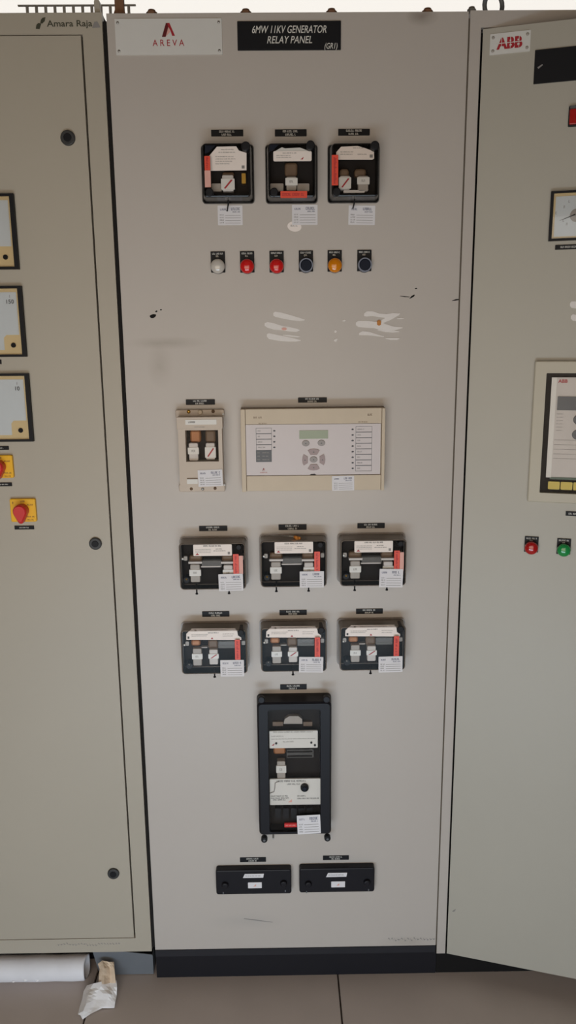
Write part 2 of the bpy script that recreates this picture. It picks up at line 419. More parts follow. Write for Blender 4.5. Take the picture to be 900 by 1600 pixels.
# dark scuffs and faded marker writing
for st in ([(234, 494, .6), (236, 494.5, 2.6), (239.5, 494, 3.2), (243, 493, 1.8), (244, 492, .4)], [(242.5, 487, .5), (244.3, 486.6, 1.5), (246, 486.2, .6)], [(250, 484, .5), (251.5, 484, 1.2), (253, 484, .4)],
           [(640, 466.5, .5), (643, 464, 1.6), (647, 461.8, 1.4), (648, 461, .4)], [(625, 462.5, .3), (632, 463.6, .7), (640, 464, .4)], [(648, 451, .3), (650, 450.7, 1), (652, 450.5, .3)],
           [(706, 470, .3), (712, 468.6, 1.2), (717, 468, .8)]):
    smear(mid, st, 'scuff_mark', 'black_matt', 0.0004)
smear(mid, [(381, 1435.4, .3), (395, 1437, .7), (410, 1439, .6), (426, 1441, .25)], 'scuff_mark', 'print_grey', 0.0004)
rnd = random.Random(4)
for k in range(15):
    x0 = 606 + k * 5
    smear(mid, [(x0, 1468 - rnd.random() * 3, .3), (x0 + 1.6, 1465 + rnd.random() * 6, .9), (x0 + 3.6, 1468 - k * .12 + rnd.random() * 2, .4)], 'marker_scrawl', 'print_grey', 0.0004)
add_smudges(MATS['paint_mid'], [
    (P(258, 536).x, P(258, 536).z, 0.095, 0.014, .55, srgb(120, 108, 92)), (P(250, 572).x, P(250, 572).z, 0.03, 0.05, .42, srgb(124, 112, 96)),
    (P(385, 1440).x, P(385, 1440).z, 0.11, 0.025, .35, srgb(150, 148, 146)), (P(660, 25).x, P(660, 25).z, 0.035, 0.02, .9, srgb(96, 78, 62)),
    (P(640, 1472).x, P(640, 1472).z, 0.09, 0.02, .5, srgb(150, 140, 126)), (P(450, 512).x, P(450, 512).z, 0.10, 0.06, .2, srgb(200, 196, 192))])

# ================================================================== LEFT CABINET
LX1, LX0 = -0.0092, -0.80
left = thing('control_cabinet', 'beige metering cabinet with a flush door and three round locks, beside the middle cabinet', 'cabinet', (0, 0, 0))
DXR, DZ0, DZ1 = -0.051, 0.1235, 2.2062     # door edges
LZ0, LZ1 = 0.0815, 2.2475
b = MB(); b.box(DXR + .0022, LX1, 0, .02, LZ0, LZ1).box(LX0, DXR + .0022, 0, .02, DZ1 + .002, LZ1).box(LX0, DXR + .0022, 0, .02, LZ0, DZ0 - .002).box(LX0, -.76, 0, .02, DZ0 - .002, DZ1 + .002)
b.build('frame', 'paint_side', left)
MB().box(LX0, LX1, .02, .6, LZ0, LZ1 - .001).build('body', 'gap_shade', left)  # black body colour stands in for shade around the door
MB().box(LX0 + .02, LX1 - .004, .07, .58, 0, LZ0).build('plinth', 'plinth', left)
ldoor = MB().box(-.756, DXR - .0018, 0.0, 0.018, DZ0, DZ1).build('door', 'paint_side', left)
for (px, py, r) in ((106.5, 216, .0148), (149.5, 849, .0142), (177.5, 1364, .0145)):
    p = P(px, py)
    k = MB().cyl(p.x, p.z, r, 0.0, -.006, 24, .002).build('lock', 'door_lock', ldoor)
    MB().cyl(p.x, p.z, r * .55, -.0058, -.0075, 16, .0006).build('lock_insert', 'black', k)
# maker's mark printed on the frame header
p = P(109, 41.5)
letters(left, 'Amara Raja', 'logo_green', p.x, p.z, -0.0002, h=0.0112, w=0.090, bold=0.012)
b = MB()
for (pxs) in ([(56, 45), (62, 45.5), (64.5, 37), (60, 36), (57, 39)], [(63, 36), (66, 37), (70, 33), (71, 27), (66.5, 28), (64, 31)]):
    b.poly([(P(a, c).x, P(a, c).z) for a, c in pxs], -.0001, -.0006)
b.build('maker_emblem', 'logo_green', left)
p = P(150, 39.5)
MB().poly([(p.x - .008, p.z - .005), (p.x + .009, p.z - .004), (p.x + .003, p.z + .007), (p.x - .003, p.z + .006)], -.0001, -.0005).build('paint_chip', 'print_grey', left)
p = P(152, 15, .012)
MB().rr(p.x - .0055, p.x + .0055, LZ1 - .001, LZ1 + .027, .022, .010, .004).build('lifting_lug', 'paint_side', left)
for k in range(22):
    x0 = 90 + k * 4.5
    smear(left, [(x0, 1476 - rnd.random() * 3, .25), (x0 + 1.6, 1473 + rnd.random() * 5, .7), (x0 + 3.2, 1475 + rnd.random() * 2, .3)], 'marker_scrawl', 'print_grey', 0.0004)

# ================================================================== RIGHT CABINET with its door ajar
RX0, RX1 = 0.7235, 1.55
right = thing('breaker_cabinet', 'beige cabinet with its tall door swung ajar, beside the middle cabinet', 'cabinet', (0, 0, 0))
RZ0, RZ1, RDZ0, RDZ1 = 0.0605, 2.2475, 0.0605, 2.2135
b = MB(); b.box(RX0, 0.7455, 0, .03, RZ0, RZ1).box(.7455, RX1, 0, .03, RDZ1 + .003, RZ1).box(RX1 - .03, RX1, 0, .03, RZ0, RDZ1 + .003)
b.build('frame', 'paint_mid', right)
b = MB(); b.box(RX0 + .002, .7455, .03, .6, RZ0, RZ1 - .001).box(.7455, RX1, .03, .6, RDZ1 + .02, RZ1 - .001).box(RX1 - .02, RX1, .03, .6, RZ0, RDZ1 + .02).box(.7455, RX1 - .02, .58, .6, RZ0, RDZ1 + .02).box(.7455, RX1 - .02, .03, .58, RZ0, RZ0 + .02)
b.build('body', 'dark_inside', right)
MB().box(RX0 + .0005, RX1 - .01, .003, .58, 0, RZ0).build('plinth', 'black_matt', right)
rdoor = MB().box(0.001, .79, 0.0, 0.022, RDZ0, RDZ1).build('door', 'paint_door', right)
rdoor.location = (HX, 0, 0); rdoor.rotation_euler = (0, 0, -DOOR_ANG)
MB().box(.7456, .7482, .004, .03, RDZ0, RDZ1).build('gap_shade_strip', 'gap_shade', right)  # dark strip drawn for the shade beside the hinge
roof_bolt(right, P(737, 16, .012).x, .012, RZ1 - .001, .009, 'steel')
# ring of the lifting eye
xc = P(771, 8, .03).x; pts = []
for t in range(20):
    a = t / 20 * 2 * math.pi; pts.append((xc + .0195 * math.cos(a) , .03 + .006 * math.cos(a), RZ1 + .019 + .024 * math.sin(a)))
MB().tube(pts, .0048, 8, True).build('lifting_eye', 'sheet_metal', right, 'steel lifting eye')
def dsmear(pts, name='grease_smear', m='grease_white'):
    up_, dn = [], []
    for (px, py, hh) in pts:
        up_.append(PD(px, py - hh)); dn.append(PD(px, py + hh))
    MB().poly(dn + up_[::-1], -.0001, -.0007).build(name, m, rdoor)
dsmear([(890.5, 476, 2), (893, 476, 5), (905, 477, 6), (930, 480, 2)]); dsmear([(892, 496, 2), (895, 496, 5), (908, 498, 5), (930, 501, 1)])
dsmear([(707, 1424, .4), (710, 1423, 1.4), (712, 1421, .4)], 'scuff_mark', 'print_grey')
# small mineral seam along the door edge
# ================================================================== NAMEPLATES
def screw_heads(parent, pts, y, r=.0028, m='steel'):
    for (x, z) in pts:
        MB().dome(x, z, r, y, r * .5, 10, 3).build('screw', m, parent)

x0, x1, z0, z1 = rect(180.5, 29.5, 347, 86)
t = thing('maker_nameplate', 'white nameplate with a red A-shaped logo at the top of the middle cabinet', 'sign', ((x0 + x1) / 2, 0, (z0 + z1) / 2))
w2, h2 = (x1 - x0) / 2, (z1 - z0) / 2
MB().rr(-w2, w2, -h2, h2, 0, -.002, .001).build('plate', 'white_plate', t)
screw_heads(t, [(s1 * (w2 - .006), s2 * (h2 - .007)) for s1 in (-1, 1) for s2 in (-1, 1)], -.002)
p = P(263.5, 72.5) - t.location
letters(t, 'A R E V A', 'logo_red', p.x, p.z, -.002, h=.0115, w=.063, bold=.004)
def areva_mark(parent, cx, cz, s, y):
    MB().poly([(cx - .52 * s, cz - .5 * s), (cx - .22 * s, cz - .5 * s), (cx + .02 * s, cz + .22 * s), (cx - .06 * s, cz + .5 * s), (cx - .16 * s, cz + .5 * s)], y, y - .0005).build('logo', 'logo_dark_red', parent)
    MB().poly([(cx - .06 * s, cz + .5 * s), (cx + .12 * s, cz + .5 * s), (cx + .52 * s, cz - .42 * s), (cx + .3 * s, cz - .42 * s), (cx + .18 * s, cz - .06 * s), (cx + .02 * s, cz + .22 * s)], y, y - .0005).build('logo', 'logo_red', parent)
    MB().poly([(cx - .2 * s, cz - .46 * s), (cx + .16 * s, cz - .12 * s), (cx + .02 * s, cz + .2 * s)], y, y - .0004).build('logo', 'pink_strip', parent)
p = P(263, 47.5) - t.location
areva_mark(t, p.x, p.z, .025, -.002)

x0, x1, z0, z1 = rect(371, 33.5, 532.5, 79)
t = thing('title_plate', 'large black title plate lettered in white at the top of the middle cabinet', 'sign', ((x0 + x1) / 2, 0, (z0 + z1) / 2))
w2, h2 = (x1 - x0) / 2, (z1 - z0) / 2
MB().rr(-w2, w2, -h2, h2, 0, -.003, .001, .0006).build('plate', 'black', t)
for txt, px, py, ww, hh in (('6MW 11KV GENERATOR', 452, 52.5, .148, .0135), ('RELAY PANEL', 452.5, 68.5, .090, .0130), ('(GR1)', 517, 77, .026, .0105)):
    p = P(px, py) - t.location
    letters(t, txt, 'print_white', p.x, p.z, -.003, h=hh, w=ww, shear=.25, bold=.006)

def name_tag(r, label, seed, lines=((.5, .23), (.34, -.25)), parent_loc=None, group=None):
    x0, x1, z0, z1 = rect(*r)
    t = thing('name_tag', label, 'name tag', ((x0 + x1) / 2, 0, (z0 + z1) / 2), 0, group)
    w, h = x1 - x0, z1 - z0
    MB().rr(-w / 2, w / 2, -h / 2, h / 2, 0, -.0018, .0008).build('plate', 'black', t)
    m = MB()
    for i, (f, o) in enumerate(lines):
        m.strokes(-w * f / 2, w * f / 2, o * h, h * .30, -.0018, seed * 7 + i)
    m.build('lettering', 'print_white', t)
    return t
TG = 'small black engraved tags'
for i, (r, lb) in enumerate((
    ((330, 203, 380, 213.3), 'small black tag above the first relay of the top row'),
    ((429.5, 202.5, 479, 213.3), 'small black tag above the middle relay of the top row'),
    ((528.4, 201.7, 577.6, 212), 'small black tag above the last relay of the top row'),
    ((290.5, 624, 335.8, 632.5), 'small black tag above the narrow beige relay'),
    ((465.7, 621, 510.7, 629), 'small black tag above the wide relay with a screen'),
    ((311.2, 821.5, 355.3, 829.5), 'small black tag above the two-pin relay nearest the metering cabinet'),
    ((435.3, 819.2, 479, 827.8), 'small black tag above the relay with the orange lump'),
    ((558.3, 817.2, 601, 825.2), 'small black tag above the two-pin relay nearest the ajar door'),
    ((316, 955, 358.4, 963.3), 'small black tag above the one-pin relay nearest the metering cabinet'),
    ((436.7, 953, 479.3, 960.8), 'small black tag above the middle one-pin relay'),
    ((556.2, 950.8, 598, 958.7), 'small black tag above the one-pin relay nearest the ajar door'),
    ((437.8, 1069, 479.2, 1077), 'small black tag above the tall black relay'),
    ((375, 1339.3, 415.6, 1346.2), 'small black tag above the first black test block'),
    ((504.6, 1336.5, 545, 1343), 'small black tag above the second black test block'))):
    name_tag(r, lb, i + 3, group=TG)

# ================================================================== SHARED RELAY PIECES
def sticker(parent, x0, x1, z0, z1, y, seed=1, name='calibration_sticker', tilt=0.0):
    """white calibration sticker: heading left, bold line right, ruled rows"""
    w, h = x1 - x0, z1 - z0
    o = MB().rr(-w / 2, w / 2, -h / 2, h / 2, 0, -.0005, .0012).build(name, 'paper', parent)
    o.location = ((x0 + x1) / 2, y, (z0 + z1) / 2); o.rotation_euler = (0, tilt, 0)
    m = MB(); m.strokes(-w * .40, -w * .14, h * .30, h * .09, -.0005, seed); m.strokes(w * .04, w * .42, h * .32, h * .13, -.0005, seed + 1)
    m.strokes(w * .10, w * .42, h * .17, h * .06, -.0005, seed + 2)
    m.build('heading', 'print_blue', o)
    m = MB()
    for i in range(4):
        zc = h * (.02 - .13 * i); m.strokes(-w * .42, -w * .24, zc, h * .06, -.0005, seed + 5 + i); m.slab(-w * .2, w * .42, zc - h * .03, zc - h * .012, -.0005)
    m.build('ruled_rows', 'print_grey', o)
    return o
def block(parent, x0, x1, z0, z1, zl0, zl1, y, diag=False, low='grey_plastic', seed=3):
    """contact block: plastic body with a white label band, some with a red diagonal"""
    w = x1 - x0
    o = MB().rr(x0 + w * .08, x1 - w * .08, z0, z1, y + .016, y, .003, .0015).build('contact_block', low, parent)
    l = MB().rr(x0, x1, zl0, zl1, y + .004, y - .0015, .001).build('label_band', 'white_plate', o)
    if diag:
        h = zl1 - zl0
        MB().poly([(x0 + w * .2, zl0 + h * .12), (x0 + w * .32, zl0 + h * .08), (x0 + w * .86, zl1 - h * .14), (x0 + w * .74, zl1 - h * .08)], y - .0015, y - .0021).build('red_stripe', 'logo_red', o)
    else:
        MB().strokes(x0 + w * .34, x0 + w * .7, (zl0 + zl1) / 2, (zl1 - zl0) * .3, y - .0015, seed).build('print', 'print_grey', o)
    return o
def coil(parent, x0, x1, z0, z1, y, m='brown_coil'):
    return MB().rr(x0, x1, z0, z1, y + .02, y, .006, .004).build('coil', m, parent)
def knob(parent, x, z, r, y0, y1, m='black', name='cover_nut'):
    o = MB().cyl(x, z, r, y0, y1, 22, r * .22).build(name, m, parent)
    return o
def cover(parent, x0, x1, z0, z1, d, r, side='cover_side', front='cover_front', fl=.004, taper=.003):
    """moulded clear cover: flange, side walls, front window with rounded edge"""
    R0 = rrpts(x0, x1, z0, z1, r, 5)
    F = MB(); F.loops([[(x, -.0005, z) for x, z in R0], [(x, -.006, z) for x, z in R0], [(x, -.006, z) for x, z in rrpts(x0 + fl, x1 - fl, z0 + fl, z1 - fl, r, 5)]], False, False)
    a = rrpts(x0 + fl, x1 - fl, z0 + fl, z1 - fl, r, 5); bb = rrpts(x0 + fl + taper, x1 - fl - taper, z0 + fl + taper, z1 - fl - taper, r, 5)
    e = .0028
    c = rrpts(x0 + fl + taper + e, x1 - fl - taper - e, z0 + fl + taper + e, z1 - fl - taper - e, max(r - e, .002), 5)
    c1 = rrpts(x0 + fl + taper + e * .3, x1 - fl - taper - e * .3, z0 + fl + taper + e * .3, z1 - fl - taper - e * .3, max(r - e * .3, .002), 5)
    F.loops([[(x, -.006, z) for x, z in a], [(x, -(d - e), z) for x, z in bb], [(x, -(d - e * .3), z) for x, z in c1], [(x, -d, z) for x, z in c]], False, False)
    o = F.build('cover', side, parent, 'clear plastic cover')
    G = MB(); G.loops([[(x, -d, z) for x, z in c]], False, True); G.f = [tuple(range(len(c)))]; G.v = [(x, -d, z) for x, z in c]; G.sm = [False]
    G.build('cover_window', front, o)
    return o
def mapper(ox, oy, s, origin):
    """zoomed-crop position -> coordinates on the relay at depth Y"""
    def f(x, y, Y=0.0):
        p = P(ox + x / s, oy + y / s, Y); return p.x - origin.x, p.z - origin.z
    def r(xa, ya, xb, yb, Y=0.0):
        a = f(xa, (ya + yb) / 2, Y)[0]; b = f(xb, (ya + yb) / 2, Y)[0]; c = f((xa + xb) / 2, yb, Y)[1]; d = f((xa + xb) / 2, ya, Y)[1]
        return a, b, c, d
    return f, r
def name_print(parent, x0, x1, z0, z1, y, seed, tri=True, bold=True):
    w, h = x1 - x0, z1 - z0
    m = MB()
    m.strokes(x0 + w * .26, x0 + w * .74, z1 - h * .13, h * .11, y, seed); m.strokes(x0 + w * .58, x0 + w * .76, z1 - h * .40, h * .07, y, seed + 1); m.strokes(x0 + w * .52, x0 + w * .84, z1 - h * .57, h * .06, y, seed + 2)
    m.build('heading_print', 'print_dark', parent)
    m = MB()
    for k, a in enumerate((.42, .56, .70)): m.strokes(x0 + w * .05, x0 + w * .46, z1 - h * a, h * .05, y, seed + 4 + k)
    m.slab(x1 - w * .11, x1 - w * .05, z0 + h * .12, z0 + h * .34, y)
    m.build('fine_print', 'print_grey', parent)
    if tri: MB().poly([(x0 + w * .05, z0 + h * .08), (x0 + w * .15, z0 + h * .08), (x0 + w * .10, z0 + h * .26)], y, y - .0003).build('logo', 'logo_red', parent)
def red_label(parent, x0, x1, z0, z1, y, vertical=True, seed=5):
    o = MB().rr(x0, x1, z0, z1, y, y - .0006, .001).build('red_label', 'red_strip', parent, 'red warning strip')
    w, h = x1 - x0, z1 - z0
    m = MB(); rn = random.Random(seed)
    if vertical:
        z = z0 + h * .06
        while z < z1 - h * .08:
            m.slab(x0 + w * .3, x0 + w * (.5 + .25 * rn.random()), z, z + h * .022, y - .0006); z += h * (.04 if rn.random() > .15 else .09)
    else:
        m.strokes(x0 + w * .06, x1 - w * .06, (z0 + z1) / 2, h * .38, y - .0006, seed)
    m.build('warning_print', 'logo_red', o)
    return o

# ------------------------------------------------------------------ rows of square relays
DR = 0.050
def relay_base(t, x0, x1, z0, z1):
    MB().rr(x0 + .003, x1 - .003, z0 + .003, z1 - .003, 0, -.004, .006).build('base', 'black_matt', t)
    MB().rr(x0 + .011, x1 - .011, z0 + .010, z1 - .012, -.004, -.020, .004).build('chassis', 'dark_inside', t)
    for sx, sz in ((.10, .62), (.92, .62)):
        xx = x0 + (x1 - x0) * sx; zz = z0 + (z1 - z0) * sz
        MB().rr(xx - .004, xx + .004, zz - .005, zz + .005, -.004, -.030, .002).build('clip', 'grey_plastic', t)
def lever(t, x, ztop, y=-.030):
    b = MB(); b.tube([(x, y, ztop + .012), (x, y, ztop - .009)], .0017, 8); b.tube([(x, y, ztop - .009), (x, y, ztop - .0115), (x, y, ztop - .013)], [.0017, .0034, .0030], 8)
    b.build('reset_pin', 'black', t)

def relay_two_pin(center, label, stick, pink, seed, wax=False):
    o2 = P(458.2, 875.9)
    f, r = mapper(395, 815, 7.2, o2)
    loc = P(*center)
    t = thing('protection_relay', label, 'relay', (loc.x, 0, loc.z), 0, 'relays with two reset pins')
    x0, x1 = f(75, 440)[0], f(835, 440)[0]; z1 = f(455, 135)[1]; z0 = f(455, 742, -DR)[1] - .003
    relay_base(t, x0, x1, z0, z1)
    cover(t, x0, x1, z0, z1, DR, .009, fl=.0025, taper=.001)
    y = -.045
    a = r(245, 230, 678, 357, y); np_ = MB().rr(*a[:2], a[2], a[3], y + .002, y, .002).build('rating_plate', 'ivory', t); name_print(np_, *a, y, seed)
    for xa, xb in ((190, 335), (555, 690)):
        a = r(xa, 350, xb, 440, -.034); coil(t, *a, -.034)
        a = r(xa - 4, 424, xb + 4, 446, -.044); MB().rr(*a, -.030, -.044, .001).build('terminal_rim', 'light_plastic', t)
    a = r(330, 412, 560, 488, -.040); MB().rr(*a, -.026, -.040, .002, .001).build('clear_bar', 'clear_bar', t)
    a = r(325, 474, 545, 486, -.041); MB().rr(*a, -.039, -.041, .0005).build('bar_edge', 'light_plastic', t)
    a = r(205, 455, 312, 655, -.044); b_ = r(195, 512, 325, 582, -.044); block(t, b_[0], b_[1], a[2], a[3], b_[2], b_[3], -.044, False, 'grey_plastic', seed)
    a = r(575, 462, 690, 655, -.044); b_ = r(570, 512, 692, 582, -.044); block(t, b_[0], b_[1], a[2], a[3], b_[2], b_[3], -.044, False, 'light_plastic', seed + 1)
    kx, kz = f(762, 270, -.06); knob(t, kx, kz, .0062, -.02, -DR - .005)
    kx, kz = f(160, 640, -.05); k = knob(t, kx, kz, .0075, -.02, -DR + .006)
    MB().dome(kx, kz + .002, .0024, -DR + .006, .002, 10, 3).build('brass_highlight', 'brass', k)  # small brass dome draws the highlight on the dark knob
    kx, kz = f(108, 365, -.03); MB().dome(kx + .004, kz, .003, -DR - .0, .001, 10, 3).build('rivet', 'steel', t)
    a = r(692, 338, 756, 560, -DR - .001); red_label(t, *a, -DR - .0002, True, seed)
    if pink:
        MB().rr(a[1] + .0004, a[1] + .0092, a[2] - .001, a[3] - .004, -DR - .0002, -DR - .0007, .001).build('pink_label', 'pink_strip', t, 'faded pink strip')
    sx0, sx1, sz0, sz1 = r(*stick, -DR - .002); sticker(t, sx0, sx1, sz0, sz1, -DR - .0012, seed, tilt=stick_tilt[seed % 3])
    for xx in (265, 628): lever(t, f(xx, 745, -.03)[0], z0)
    if wax:
        b = MB(); rn = random.Random(2); cx, cz = f(487, 160, -.03)
        for k in range(9):
            b.dome(cx + rn.uniform(-.008, .008), z1 - .003 + rn.uniform(-.004, .003), rn.uniform(.003, .005), -.030 + rn.uniform(-.01, .008), .004, 8, 3)
        b.build('wax_lump', 'orange_wax', t, 'orange lump of sealing wax')
        MB().tube([f(200, 125, -.02)[0:1] + (-.02, z1 + .0012), (cx - .012, -.028, z1 + .0012), (cx, -.03, z1 + .001)], .0008, 6).build('seal_wire', 'steel', t)
stick_tilt = [0.0, 0.02, -0.015]
relay_two_pin((335, 879.7), 'square relay with two reset pins and a pink strip, nearest the metering cabinet', (525, 562, 800, 752), True, 11)
relay_two_pin((458.2, 875.9), 'square relay with two reset pins and an orange wax lump on top', (528, 560, 800, 742), False, 12, True)
relay_two_pin((579.3, 874.3), 'square relay with two reset pins and a pink strip, nearest the ajar door', (530, 545, 795, 752), True, 13)

def relay_one_pin(center, label, stick, seed):
    o2 = P(458.5, 1008.3)
    f, r = mapper(395, 950, 7.2, o2)
    loc = P(*center)
    t = thing('protection_relay', label, 'relay', (loc.x, 0, loc.z), 0, 'relays with one reset pin')
    x0, x1 = f(80, 420)[0], f(835, 420)[0]; z1 = f(455, 120)[1]; z0 = f(455, 722, -DR)[1] - .003
    relay_base(t, x0, x1, z0, z1)
    cover(t, x0, x1, z0, z1, DR, .009, fl=.0025, taper=.001)
    y = -.045
    pts = [f(px, py, y) for px, py in ((150, 332), (152, 266), (212, 210), (702, 206), (726, 240), (732, 285), (768, 308), (768, 334))]
    np_ = MB().poly(pts, y + .002, y).build('rating_plate', 'ivory', t)
    m = MB(); a = r(310, 212, 620, 228, y); m.strokes(a[0], a[1], (a[2] + a[3]) / 2, .0026, y, seed); a = r(395, 245, 520, 262, y); m.strokes(a[0], a[1], (a[2] + a[3]) / 2, .0020, y, seed + 1)
    a = r(245, 215, 265, 235, y); m.slab(*a, y); a = r(165, 295, 185, 320, y); m.slab(*a, y)
    m.build('heading_print', 'print_dark', np_)
    m = MB()
    for k, (xa, ya, xb) in enumerate(((210, 268, 400), (210, 285, 380), (560, 262, 690), (560, 285, 680))):
        a = r(xa, ya, xb, ya + 10, y); m.strokes(a[0], a[1], (a[2] + a[3]) / 2, .0014, y, seed + 3 + k)
    m.build('fine_print', 'print_grey', np_)
    a = r(425, 302, 455, 325, y); MB().poly([(a[0], a[2]), (a[1], a[2]), ((a[0] + a[1]) / 2, a[3])], y, y - .0003).build('logo', 'logo_red', np_)
    a = r(195, 335, 305, 405, -.034); coil(t, *a, -.034, 'copper')
    a = r(385, 335, 500, 440, -.034); coil(t, *a, -.034)
    a = r(500, 350, 692, 428, -.036); MB().rr(*a, -.024, -.036, .002, .001).build('clear_bar', 'clear_bar', t)
    a = r(310, 412, 380, 424, -.036); MB().rr(*a, -.024, -.036, .0005).build('bar_edge', 'grey_plastic', t)
    a = r(205, 432, 330, 625, -.044); b_ = r(210, 488, 328, 548, -.044); block(t, b_[0], b_[1], a[2], a[3], b_[2], b_[3], -.044, False, 'grey_plastic', seed)
    a = r(392, 442, 512, 612, -.044); b_ = r(394, 490, 510, 542, -.044); block(t, b_[0], b_[1], a[2], a[3], b_[2], b_[3], -.044, True, 'light_plastic', seed)
    kx, kz = f(772, 262, -.06); knob(t, kx, kz, .0072, -.02, -DR - .005)
    kx, kz = f(178, 640, -.05); k = knob(t, kx, kz, .0078, -.02, -DR + .006)
    MB().dome(kx - .0005, kz + .004, .002, -DR + .0065, .002, 10, 3).build('steel_tip', 'steel', k)
    kx, kz = f(118, 355, -.03); MB().dome(kx + .003, kz, .003, -DR, .001, 10, 3).build('rivet', 'steel', t)
    a = r(697, 332, 757, 556, -DR - .001); red_label(t, *a, -DR - .0002, True, seed)
    sx0, sx1, sz0, sz1 = r(*stick, -DR - .002); sticker(t, sx0, sx1, sz0, sz1, -DR - .0012, seed, tilt=stick_tilt[seed % 3])
    lever(t, f(452, 725, -.03)[0], z0)
relay_one_pin((337.3, 1011.8), 'square relay with one reset pin, nearest the metering cabinet', (530, 560, 795, 745), 21)
relay_one_pin((458.5, 1008.3), 'square relay with one reset pin, middle of its row', (520, 552, 792, 726), 22)
relay_one_pin((578.5, 1006.4), 'square relay with one reset pin, nearest the ajar door', (530, 560, 800, 738), 23)

# ------------------------------------------------------------------ top row of dark-cased relays
DT = 0.046
def top_relay(crop, out, label):
    c = ((out[0] + out[2]) / 2, (out[1] + out[3]) / 2); loc = P(*c)
    t = thing('auxiliary_relay', label, 'relay', (loc.x, 0, loc.z), 0, 'relays of the top row')
    f, r = mapper(crop[0], crop[1], 8.18, loc)
    px = lambda X, Y_=0.0: P(X, c[1], Y_).x - loc.x
    x0, x1 = px(out[0]), px(out[2]); z1 = P(c[0], out[1], -DT).z - loc.z + .002; z0 = P(c[0], out[3]).z - loc.z
    MB().rr(x0 + .002, x1 - .002, z0 + .002, z1 - .002, 0, -.006, .005).build('base', 'black_matt', t)
    MB().rr(x0 + .010, x1 - .010, z0 + .012, z1 - .010, -.006, -.016, .004).build('chassis', 'dark_inside', t)
    cover(t, x0, x1, z0, z1, DT, .007, 'cover_dark', 'cover_front', .003, .003)
    return t, f, r, z0
YN = -.036
t, f, r, z0 = top_relay((300, 195), (315.3, 220, 397, 319), 'dark relay with a tall white plate, first of the top row')
np_ = MB().poly([f(a, b_, YN) for a, b_ in ((215, 402), (318, 280), (565, 275), (600, 330), (697, 360), (697, 580), (235, 588))], YN + .002, YN).build('rating_plate', 'ivory', t)
m = MB()
for k, (xa, ya, xb) in enumerate(((370, 310, 540), (340, 345, 560), (300, 400, 540), (300, 430, 560), (300, 460, 520), (300, 490, 480))):
    a = r(xa, ya, xb, ya + 14, YN); m.strokes(a[0], a[1], (a[2] + a[3]) / 2, .0018, YN, k + 30)
a = r(635, 520, 672, 560, YN); m.slab(*a, YN)
m.build('fine_print', 'print_grey', np_)
red_label(t, *r(160, 400, 233, 582, -DT), -DT - .0002, True, 31)
MB().rr(*r(163, 584, 240, 800, -DT), -DT - .0002, -DT - .0007, .001).build('pink_label', 'pink_strip', t, 'faded pink strip')
a = r(372, 640, 545, 850, YN); b_ = r(372, 690, 545, 830, YN); block(t, b_[0], b_[1], a[2], a[3], b_[2], b_[3], YN, True, 'light_plastic')
coil(t, *r(385, 600, 540, 660, -.028), -.028)
MB().rr(*r(635, 620, 686, 750, -.030), -.016, -.030, .001).build('brass_post', 'brass', t)
MB().rr(*r(250, 750, 380, 850, -.026), -.014, -.026, .002).build('bracket', 'grey_plastic', t)
MB().poly([f(a, c, -DT + .003) for a, c in ((165, 370), (165, 260), (300, 262), (215, 350))], -DT + .005, -DT + .003).build('corner_pad', 'navy', t)
kx, kz = f(688, 278, -DT); knob(t, kx, kz, .0088, -.02, -DT - .006)
kx, kz = f(225, 865, -DT); knob(t, kx, kz, .0080, -.02, -DT - .006)
m = MB(); a = r(425, 918, 497, 962, -DT); m.strokes(a[0], a[1], (a[2] + a[3]) / 2, .0045, -DT, 8); m.build('moulded_mark', 'print_grey', t)
a = f(470, 960, -.03); b_ = f(450, 1100, -.004); MB().tube([(a[0], -.04, a[1] + .006), (f(465, 1020, -.03)[0], -.034, f(465, 1020, -.03)[1]), (b_[0], -.006, b_[1])], .0018, 8).build('seal_wire', 'black', t)

t, f, r, z0 = top_relay((405, 195), (414.8, 220, 496, 319), 'dark relay with a level red strip, middle of the top row')
a = r(180, 335, 670, 465, YN); np_ = MB().rr(*a, YN + .002, YN, .003).build('rating_plate', 'ivory', t)
MB().poly([f(x_, y_, YN) for x_, y_ in ((195, 340), (290, 285), (330, 300), (520, 290), (600, 320), (640, 340))], YN + .004, YN + .001).build('reflective_crumple', 'white_plate', np_)  # white shape paints in the reflective crumple above the plate
m = MB()
for k, (xa, ya, xb) in enumerate(((300, 355, 480), (220, 385, 400), (220, 410, 420))):
    b_ = r(xa, ya, xb, ya + 14, YN); m.strokes(b_[0], b_[1], (b_[2] + b_[3]) / 2, .0018, YN, k + 40)
m.build('fine_print', 'print_grey', np_)
b_ = f(545, 430, YN); MB().poly([(b_[0] - .003, b_[1] - .002), (b_[0] + .002, b_[1] - .002), (b_[0] + .004, b_[1] + .003)], YN, YN - .0004).build('logo', 'logo_red', np_)
coil(t, *r(325, 480, 490, 660, -.026), -.026)
a = r(325, 660, 490, 840, YN); b_ = r(335, 680, 490, 775, YN); block(t, b_[0], b_[1], a[2], a[3], b_[2], b_[3], YN, False, 'grey_plastic', 44)
for xa, xb in ((142, 310), (485, 640)):
    MB().rr(*r(xa, 750, xb, 845, -.028), -.014, -.028, .002).build('bracket', 'grey_plastic', t)
red_label(t, *r(272, 848, 612, 935, -DT), -DT - .0002, False, 41)
kx, kz = f(655, 265, -DT); knob(t, kx, kz, .0088, -.02, -DT - .006)
kx, kz = f(190, 862, -DT); knob(t, kx, kz, .0080, -.02, -DT - .006)
MB().poly([f(a, c, -DT + .003) for a, c in ((115, 350), (120, 255), (250, 250), (180, 320))], -DT + .005, -DT + .003).build('corner_pad', 'navy', t)

